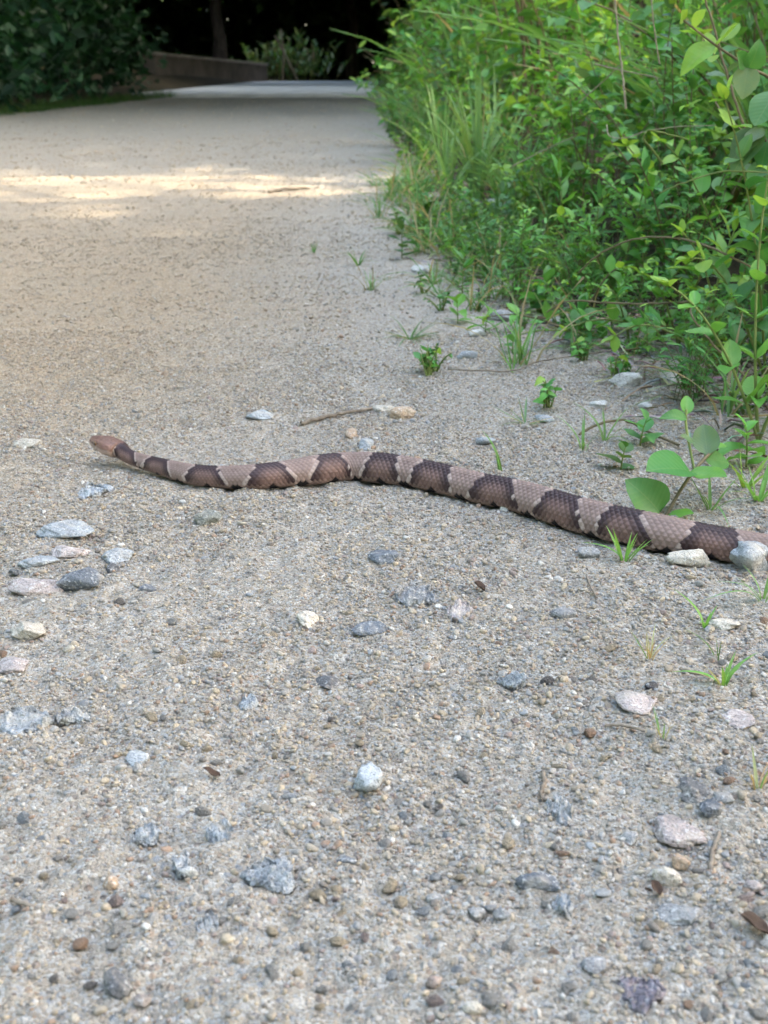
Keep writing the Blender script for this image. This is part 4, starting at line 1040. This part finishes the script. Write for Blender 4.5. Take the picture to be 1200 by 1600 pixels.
# the arching spray in front of the thicket top, its pale leaves standing clear
def ray(px, py, y):
    a, b = (px - 600) / FPX, (800 - py) / FPX
    d = Vector((a, _cp + b * _sp, -_sp + b * _cp)); k = y / d.y; return Vector((d.x * k, y, CAM_H + d.z * k))
sp0 = at(1275, 560)
spray = thing('honeysuckle_spray', 'arching honeysuckle spray with pale yellow-green tip leaves above the thicket', 'plant', sp0, 0, GH_)
path_ = [sp0, ray(1270, 380, 1.26), ray(1262, 230, 1.22), ray(1215, 135, 1.19), ray(1170, 105, 1.17), ray(1120, 72, 1.16), ray(1068, 32, 1.16)]
pp = catmull(np.array([list(p - sp0) for p in path_]), 8)
link('stem', mesh_np('stem', *tube_np(pp, np.linspace(.0022, .0009, len(pp)), 7)), M_STEMB, spray)
for (bx, by), (tx, ty), kd, key, up in (((1118, 72), (1155, 42), 'oval', 'yellow', (.3, -.6, 1)), ((1115, 72), (1068, 95), 'oval', 'yellow', (0, -.8, 1)), ((1080, 42), (1100, 16), 'oval', 'yellow', (-.5, -.8, .5)),
    ((1168, 106), (1162, 148), 'round', 'pale', (-.2, -1, .1)), ((1170, 106), (1190, 74), 'round', 'mid', (.2, -1, .3)), ((1165, 104), (1148, 82), 'oval', 'mid', (-.3, -.9, .4)), ((1068, 32), (1062, 16), 'oval', 'yellow', (0, -1, .2)),
    ((1215, 140), (1180, 190), 'oval', 'mid', (-.5, -.8, .5)), ((1225, 150), (1265, 200), 'oval', 'mid', (.5, -.8, .5)), ((1255, 215), (1215, 260), 'oval', 'mid', (-.5, -.8, .5)), ((1262, 300), (1215, 330), 'oval', 'mid', (-.5, -.8, .5))):
    p0 = ray(bx, by, 1.165 if bx < 1200 else 1.2) - sp0; p1 = ray(tx, ty, 1.15 if bx < 1200 else 1.17) - sp0
    add_leaf(spray, kd, p0, p1 - p0, (p1 - p0).length * 1.05, gcol(key, .08), up=up)
wl0 = at(1255, 540)
wilt = thing('drooping_leaf_stem', 'stem of drooping grey-green large leaves at the thicket front', 'plant', wl0, 0, GH_)
path_ = [wl0, ray(1240, 400, 1.24), ray(1215, 280, 1.22), ray(1190, 200, 1.20)]
pp = catmull(np.array([list(p - wl0) for p in path_]), 8)
link('stem', mesh_np('stem', *tube_np(pp, np.linspace(.002, .001, len(pp)), 7)), M_STEMB, wilt)
for (bx, by), (tx, ty), key in (((1190, 200), (1162, 238), 'pale'), ((1186, 205), (1130, 245), 'blue'), ((1192, 206), (1125, 270), 'blue'), ((1200, 220), (1185, 272), 'mid'), ((1205, 250), (1160, 300), 'mid'), ((1215, 280), (1250, 330), 'mid'), ((1215, 285), (1170, 330), 'bright')):
    p0 = ray(bx, by, 1.2) - wl0; p1 = ray(tx, ty, 1.18) - wl0
    add_leaf(wilt, 'oval', p0, p1 - p0, (p1 - p0).length * .8, gcol(key, .08), up=(-.6, -.8, .4))

# bare runners, stalks, sticks
def stick(name, pts, r0, r1, mat, label, cat, group=None, k=6):
    pts = [Vector(p) for p in pts]; o0 = pts[0].copy()
    q = catmull(np.array([list(p - o0) for p in pts]), 7)
    q = q + np.random.default_rng(len(label)).normal(0, r0 * .25, q.shape)
    o = link(name, mesh_np(name, *tube_np(q, np.linspace(r0, r1, len(q)), k)), mat); o.location = o0
    return tag(o, label, cat, group)
def gnd(px, py, lift=.002):
    p = at(px, py); p.z += lift; return p
stick('twig', [gnd(470, 668, .003), gnd(505, 661, .004), gnd(545, 652, .004), gnd(580, 644, .003)], .0022, .0016, M_TWIG, 'straight brown twig lying beyond the snake', 'twig')
stick('twig', [gnd(848, 1218), gnd(849, 1236), gnd(845, 1256), gnd(868, 1263)], .0011, .0008, M_TWIG, 'thin bent twig lying on bare gravel', 'twig')
stick('twig', [gnd(420, 299, .004), gnd(450, 297, .006), gnd(482, 294, .004)], .005, .004, M_TWIG, 'dark stick lying across the sunlit strip', 'twig')
stick('twig', [gnd(700, 590, .004), gnd(745, 597, .006), gnd(800, 594, .004), gnd(840, 584, .008), gnd(900, 572, .006), gnd(960, 566, .01)], .0010, .0008, M_TWIG, 'long thin dry runner lying across gravel beside the thicket', 'twig')
stick('twig', [gnd(905, 690, .006), gnd(935, 684, .012), gnd(975, 680, .012), gnd(1015, 690, .006), gnd(1060, 702, .004)], .0012, .0012, M_STEMB, 'creeping brown runner leading to the round-leaved seedling', 'runner')
stick('twig', [gnd(20, 1425), gnd(38, 1432), gnd(58, 1438)], .0010, .0009, M_TWIG, 'short straight stick among pebbles', 'twig')
stick('twig', [gnd(945, 1148), gnd(975, 1152), gnd(1005, 1162)], .0008, .0006, M_TWIG, 'hair-thin dry stalk below a pinkish rock', 'twig')
stick('twig', [gnd(915, 918), gnd(922, 936), gnd(932, 952)], .0007, .0005, M_TWIG, 'hair-thin curled dark stalk near the snake', 'twig')
stick('twig', [gnd(1060, 1065), gnd(1085, 1072), gnd(1110, 1072)], .0010, .0008, M_TWIG, 'dark stalk beside the splayed grass sprout', 'twig')
stick('twig', [gnd(1108, 1380), gnd(1112, 1345), gnd(1122, 1318)], .0012, .0008, M_TWIG, 'dark forked sliver among rocks', 'twig')
for i, (pts, r_, mt, lab) in enumerate((
    ([(1215, 440, 1.20), (1150, 405, 1.19), (1075, 375, 1.22), (1000, 372, 1.28), (940, 395, 1.34), (905, 425, 1.38)], .0012, M_STEMB, 'long brown stem arching low in front of the leaves'),
    ([(1110, 470, 1.36), (1040, 474, 1.36), (960, 474, 1.37), (890, 470, 1.40), (855, 488, 1.42)], .0014, M_STEMB, 'brown stem running level along the thicket foot'),
    ([(1200, 640, 1.12), (1165, 590, 1.13), (1120, 545, 1.14), (1085, 500, 1.15), (1078, 480, 1.16)], .0013, M_STEMB, 'dark stem curving up out of the litter'),
    ([(1160, 205, 1.22), (1145, 190, 1.22), (1130, 178, 1.22), (1117, 158, 1.22)], .0007, M_STRAW, 'bleached white straw hanging in the leaves'),
    ([(948, 195, 1.55), (952, 212, 1.52), (975, 216, 1.5), (1010, 205, 1.5), (1060, 198, 1.5), (1120, 196, 1.5)], .0007, M_STRAW, 'bleached bent straw looping through the leaves'),
    ([(1035, 255, 1.40), (1020, 235, 1.39), (1006, 218, 1.38), (1012, 204, 1.38), (1030, 206, 1.38), (1075, 218, 1.4)], .0013, M_STEMG, 'yellow-green curling tendril in the leaves'),
    ([(800, 260, 2.0), (850, 235, 1.98), (900, 212, 1.96)], .0011, M_STRAW, 'dry straw slanting across the thicket leaves'),
    ([(978, 170, 1.62), (972, 110, 1.63), (966, 60, 1.64), (960, -20, 1.65)], .0014, M_STRAW, 'dry upright grey stalk standing in the thicket'),
    ([(1030, 100, 1.6), (1022, 40, 1.6), (1016, -20, 1.6)], .0010, M_STRAW, 'second dry upright stalk beside the grey one'),
    ([(930, 100, 1.7), (980, 112, 1.66), (1030, 122, 1.64)], .0009, M_STRAW, 'dry stalk lying level in the leaves'),
    ([(905, 160, 1.7), (950, 120, 1.66), (985, 85, 1.64)], .0007, M_STRAW, 'dry straw slanting up in the leaves'),
    ([(1165, 205, 1.30), (1140, 130, 1.31), (1120, 60, 1.32), (1100, -10, 1.33)], .0015, M_STEMB, 'dark thin stem crossing behind the spray'),
    ([(1200, 270, 1.16), (1130, 268, 1.17), (1070, 285, 1.18), (1030, 302, 1.20)], .0009, M_STEMG, 'long pale green blade-like stem reaching out sideways'))):
    P_ = [ray(*p) for p in pts]
    stick('dry_stalk' if mt is M_STRAW else 'bare_stem', P_, r_, r_ * .7, mt, lab, 'stem')
# litter at the thicket foot: dry straw, nobody could count it
sp = []
for i in range(900):
    y = random.uniform(.98, 2.6); x = float(edge_r(y)) + abs(random.gauss(.10, .12)) - .03
    a2 = random.uniform(0, 6.28)
    sp.append(([x, y, gh(x, y) + random.uniform(.002, .014)], Vector((math.cos(a2), math.sin(a2), random.uniform(-.1, .2))), (0, 0, 1), random.uniform(.03, .10), 'blade', tuple(v * random.uniform(.5, 1.1) for v in random.choice([(.28, .24, .15), (.17, .145, .095), (.36, .33, .23)]))))
v, f, c = merged_leaves(sp)
t = NT('straw_litter'); t.base(t.node('ShaderNodeAttribute', attribute_name='col').outputs['Color'], .8, None, .2)
tag(link('straw_litter', mesh_np('straw_litter', v, f, True, c), t.m), 'dry straw litter along the thicket foot', 'litter', None, 'stuff')
# curled dead leaf and bark chips
def dead_leaf(px, py, wpx, rz, label, cup=.9, name='dead_leaf'):
    b = at(px, py); L_ = wpx * mpp(b)
    v, f = leaf_np('oval', 8, 6, cup, -.4, .05, 1)
    o = link(name, mesh_np(name, v * [1.3, 1, 1], f), M_DRYLEAF); so_ = o.modifiers.new('solid', 'SOLIDIFY'); so_.thickness = .03
    o.scale = (L_,) * 3; o.location = b + Vector((0, 0, .0015)); o.rotation_euler = (.1, .15, rz)
    return tag(o, label, 'leaf' if name == 'dead_leaf' else 'chip', None)
dead_leaf(1200, 1478, 46, 1.2, 'curled brown dead leaf lying on the gravel')
dead_leaf(1030, 1412, 24, .4, 'dark brown curled leaf scrap near the speckled pebble')
dead_leaf(345, 1224, 26, 1.5, 'black-brown bark chip on the gravel', .4, 'bark_chip')
dead_leaf(757, 934, 20, 1.0, 'grey curled leaf scrap below the snake', 1.2)
dead_leaf(1018, 1405, 14, 2.0, 'tiny dark leaf scrap beside the brown curled one')

# ------------------------------------------------------------------ bushes, trees and woodland
def foliage_np(P_, size, seed, c0, c1):
    """rhombic folded leaves (2 tris each pair) at points P_"""
    r_ = np.random.default_rng(seed); n_ = len(P_)
    d = r_.normal(size=(n_, 3)); d[:, 2] = d[:, 2] * .6 - .2; d /= np.linalg.norm(d, axis=1)[:, None]
    u = r_.normal(size=(n_, 3)); u[:, 2] += .45; s_ = np.cross(d, u); s_ /= np.linalg.norm(s_, axis=1)[:, None]
    nn = np.cross(s_, d); L_ = (size * r_.uniform(.6, 1.3, n_))[:, None]
    V_ = np.stack([P_, P_ + d * L_ * .45 + s_ * L_ * .3 + nn * L_ * .07, P_ + d * L_, P_ + d * L_ * .45 - s_ * L_ * .3 + nn * L_ * .07], 1)
    F_ = np.arange(n_ * 4).reshape(-1, 4)
    k = r_.random((n_, 1)); C_ = (np.array(c0) * (1 - k) + np.array(c1) * k) * r_.uniform(.8, 1.2, (n_, 1))
    return V_.reshape(-1, 3), F_, np.repeat(C_, 4, 0)
def blob_pts(n_, rad_, seed, clumps=40, tight=.22, zmin=-1e9):
    r_ = np.random.default_rng(seed); rad_ = np.array(rad_)
    c = r_.normal(size=(clumps, 3)); c /= np.linalg.norm(c, axis=1)[:, None]; c *= (r_.random((clumps, 1)) ** .45)
    w = r_.uniform(.5, 1.5, clumps)
    p = c[r_.choice(clumps, n_, p=w / w.sum())] + r_.normal(size=(n_, 3)) * tight
    p = p * rad_
    return p[p[:, 2] > zmin]
def trunk_np(h_, r0, seed, limbs=5, spread=2.0):
    r_ = random.Random(seed); pr = []
    pts = [Vector((r_.uniform(-.06, .06) * i, r_.uniform(-.06, .06) * i, h_ * i / 7)) for i in range(8)]
    pr.append(tube_np([list(p) for p in pts], np.linspace(r0, r0 * .4, 8) * np.array([1.35, 1.05, 1, 1, 1, 1, 1, 1]), 10))
    for i in range(limbs):
        k = r_.randint(4, 6); a = r_.uniform(0, 6.28); L_ = spread * r_.uniform(.6, 1)
        pr.append(tube_np([list(pts[k] + Vector((math.cos(a) * L_ * s_, math.sin(a) * L_ * s_, L_ * .7 * s_ ** .8))) for s_ in (0, .3, .6, 1)], np.linspace(r0 * .4, r0 * .08, 4), 7))
    return join_np(pr)
def tree(loc, h_, rad_, cz, n_, leaf, seed, label, r0=.16, c0=(.03, .075, .02), c1=(.07, .15, .035), group=None, clumps=60, tight=.2, filt=None, name='tree', spread=2.0, sprays=0):
    root = thing(name, label, 'tree', loc, 0, group)
    link('trunk', mesh_np('trunk', *trunk_np(h_, r0, seed, 5, spread)), M_BARK, root)
    P_ = blob_pts(n_, rad_, seed, clumps, tight) + np.array([0, 0, cz])
    if filt is not None:
        P_ = P_[filt(P_ + np.array(loc))]
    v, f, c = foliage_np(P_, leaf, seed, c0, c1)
    if sprays:      # unseen small leaves added between two crowns to dim the sun strip
        r2 = np.random.default_rng(seed + 50); q = np.stack([r2.uniform(-3.2, 3.2, 90000), r2.uniform(-4, 4, 90000), r2.uniform(-2.8, 2.8, 90000) + cz], -1)
        q = q[~strip(q + np.array(loc))][:sprays]
        v2, f2, c2 = foliage_np(q, .11, seed + 51, c0, c1); f = np.vstack([f, f2 + len(v)]); v = np.vstack([v, v2]); c = np.vstack([c, c2])
    cr = link('crown', mesh_np('crown', v, f, False, c), M_LEAFM, root); cr['kind'] = 'stuff'
    return root
def bush(loc, rad_, n_, leaf, seed, label, c0, c1, group=None, name='shrub', clumps=26):
    root = thing(name, label, 'shrub', loc, 0, group)
    pr = []
    r_ = random.Random(seed)
    for i in range(7):
        a = r_.uniform(0, 6.28); l_ = rad_[2] * r_.uniform(.8, 1.5)
        pr.append(tube_np([[0, 0, 0], [math.cos(a) * .2 * l_, math.sin(a) * .2 * l_, .5 * l_], [math.cos(a) * .45 * l_, math.sin(a) * .45 * l_, l_]], [.02, .012, .004], 5))
    link('stem', mesh_np('stem', *join_np(pr)), M_BARK, root)
    P_ = blob_pts(n_, rad_, seed, clumps, .26) + np.array([0, 0, rad_[2] * .95]); P_ = P_[P_[:, 2] > .03]
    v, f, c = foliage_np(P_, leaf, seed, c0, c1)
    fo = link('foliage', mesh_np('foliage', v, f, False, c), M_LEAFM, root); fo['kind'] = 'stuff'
    return root
# shade trees on the right beyond the thicket; a gap between crowns lets one strip of sun through
tn = math.tan(R(SUN_EL))
def strip(Pw):
    xg = Pw[:, 0] - Pw[:, 2] / tn
    c_ = 3.62 + (vn(xg * 1.2, xg * 0 + .5, 81) - .5) * .5 + .05 * xg
    hw2 = .46 + .14 * vn(xg * 2.1, xg * 0 + 3.3, 82)
    hw2 = hw2 * (.55 + .75 * h2(np.arange(len(Pw)), np.arange(len(Pw)) * 0, 84))
    return (np.abs(Pw[:, 1] - c_) > hw2) | (h2(np.arange(len(Pw)), np.arange(len(Pw)) * 0, 83) < .03)
SPR = 1550
GS = 'shade trees standing beyond the thicket'
for i, (x, y, ry, nn_) in enumerate(((8.6, -3.2, 3.6, 9000), (8.3, 1.0, 3.4, 12000), (7.8, 6.8, 3.6, 12000), (6.0, 11.8, 3.8, 11000), (5.6, 16.8, 3.6, 9000))):
    tree((x, y, gh(x, y)), 5.0, (3.4, ry, 3.0), 6.0, nn_, .30, 300 + i, 'broad-leaved shade tree standing beyond the green thicket', .2, group=GS, clumps=120, tight=.24, filt=strip, name='shade_tree', sprays=SPR if i in (1, 2) else 0)
# unseen trees added on the left and behind to hold back the low sky
for i, (x, y, rr) in enumerate(((-8.2, 2.5, 3.3), (-8.0, -3.0, 3.3), (-5.0, -7.5, 3.4), (0.5, -8.2, 3.4), (5.6, -7.6, 3.3))):
    tree((x, y, gh(x, y)), 4.6, (rr, rr, 3.0), 3.9, 7000, .32, 340 + i, 'unseen broad-leaved tree added around the path to block low sky', .2, group='unseen trees added to block low sky', clumps=110, tight=.24, name='sky_block_tree')
# bushes along the left edge
GB = 'dark bushes along the left verge of the path'
for i, (x, y, rd, nn_, lf, lab) in enumerate((
    (-3.30, 9.4, (.75, .8, .62), 2600, .13, 'dark green broad-leaved bush where the verge grass ends'), (-3.35, 11.0, (.85, .9, .75), 3000, .13, 'dark bushy shrub hanging over the path verge'),
    (-3.15, 13.2, (.75, .9, .62), 2600, .12, 'low dark shrub next to the concrete wall'), (-4.6, 10.6, (1.2, 1.3, 1.1), 3600, .15, 'taller dark shrub behind the verge bushes'),
    (-4.6, 14.2, (1.2, 1.4, 1.2), 3600, .15, 'tall dark shrub in front of the woods'))):
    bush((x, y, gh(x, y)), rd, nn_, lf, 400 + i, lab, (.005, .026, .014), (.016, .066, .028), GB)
# verge grass at their foot
sp = []
for i in range(2600):
    y = random.uniform(7.2, 15.8); x = float(edge_l(y)) - abs(random.gauss(0, .16)) + .08; az = random.uniform(0, 6.28)
    sp.append(([x, y, gh(x, y)], Vector((math.cos(az) * .5, math.sin(az) * .5, 1)), (-math.cos(az), -math.sin(az), .2), random.uniform(.04, .12), 'blade', gcol('deep', .3)))
v, f, c = merged_leaves(sp, (2, 2)); v = v
tag(link('verge_grass', mesh_np('verge_grass', v, f, True, c), M_LEAFM), 'short dark grass fringing the left verge', 'grass', None, 'stuff')
# pale shrub with two dead sticks beyond the slab
pale = thing('pale_shrub', 'pale wispy upright shrub beyond the concrete slab', 'shrub', (-2.6, 36.0, 0))
sp, st = [], []
for i in range(60):
    x0, y0 = random.gauss(0, .5), random.gauss(0, .35); hgt = random.uniform(.6, 1.35) * (1 - .22 * abs(x0)); lx = x0 * .3 + random.uniform(-.1, .1)
    pts = [Vector((x0 + lx * q, y0, hgt * q)) for q in (0, .35, .7, 1)]; st.append(tube_np([list(p) for p in pts], [.008, .006, .004, .002], 4))
    for k in range(16):
        q = random.uniform(.1, 1); az = random.uniform(0, 6.28)
        sp.append(([x0 + lx * q, y0, hgt * q], Vector((math.cos(az) * .6, math.sin(az) * .6, 1)), (-math.cos(az), -math.sin(az), .3), random.uniform(.12, .3), 'lance', tuple(v * random.uniform(.7, 1.2) for v in random.choice([(.13, .22, .10), (.20, .27, .16), (.09, .19, .07)]))))
link('stem', mesh_np('stem', *join_np(st)), M_STEMG, pale)
v, f, c = merged_leaves(sp, (3, 2)); link('foliage', mesh_np('foliage', v, f, True, c), M_LEAFM, pale)['kind'] = 'stuff'
stick('dead_branch', [(-2.35, 35.0, .02), (-2.62, 34.95, .6), (-2.92, 34.9, 1.15)], .035, .02, M_STRAW, 'bleached branch leaning left in the pale shrub', 'branch')
stick('dead_branch', [(-2.75, 35.1, .02), (-2.72, 35.05, .7), (-2.75, 35.0, 1.35)], .04, .02, M_STRAW, 'bleached upright branch in the pale shrub', 'branch')
# woodland trees
def crown_gap(Pw): return ~((np.abs(Pw[:, 0] + 2.6) < 2.4) & (Pw[:, 1] > 31.0) & (Pw[:, 1] < 38.0))      # opening cut in the crowns to let sky light onto the pale shrub
GW = 'trees of the dark wood beyond the path'
WT = [(-4.6, 10.2, 5.0, 1.5), (-6.0, 15.6, 5.4, 1.6), (2.8, 14.2, 5.2, 2.6), (-6.0, 6.4, 3.6, 2.6), (-7.4, 22, 4.2, 3.0), (-6.6, 28.5, 4.4, 3.0), (-7.9, 35, 4.6, 3.0), (-5.2, 41, 4.6, 3.0), (5.2, 22, 4.4, 3.2), (5.0, 28.5, 4.4, 3.0), (4.6, 35, 4.4, 3.0), (4.4, 41, 4.6, 3.0), (-1.2, 48, 4.6, 3.2), (-10, 46, 5, 3), (9, 46, 5, 3), (10.5, 30, 5, 3), (-12, 30, 5, 3)]
for i, (x, y, rr, cz0) in enumerate(WT):
    tree((x, y, gh(x, y)), cz0 + 3.5, (rr, rr, 2.6), cz0 + 2.6, 6500, .44, 500 + i, 'dark woodland tree in the shaded wood beyond the path', .22, (.02, .055, .015), (.05, .11, .028), GW, 80, .22, name='woodland_tree', spread=3.2, filt=crown_gap)
# deep mass of the wood
r_ = np.random.default_rng(77); n_ = 60000
P_ = np.stack([r_.uniform(-34, 34, n_), 50 + r_.uniform(0, 14, n_) + np.abs(r_.normal(0, 1, n_)), r_.uniform(0, 13, n_) ** 1.0], -1)
n2_ = 22000
Pl = np.stack([np.where(r_.random(n2_) < .5, -9.5 - r_.uniform(0, 6, n2_), 9 + r_.uniform(0, 5, n2_)), r_.uniform(17, 55, n2_), r_.uniform(0, 9, n2_)], -1)
n3_ = 26000
Pr = np.stack([r_.uniform(-10, 10, n3_), r_.uniform(23, 56, n3_), 4.2 + r_.uniform(0, 3.0, n3_)], -1)
Pb = np.stack([r_.uniform(-60, 60, 24000), r_.uniform(66, 74, 24000), r_.uniform(0, 26, 24000)], -1)
Pa = np.vstack([P_, Pl, Pr, Pb, Pb + [0, .5, .4]]); Pa = Pa[crown_gap(Pa)]
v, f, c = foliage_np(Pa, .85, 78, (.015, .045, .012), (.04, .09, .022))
tag(link('far_wood', mesh_np('far_wood', v, f, False, c), M_LEAFM), 'dark mass of woodland closing off the far end of the path', 'woods', None, 'stuff')
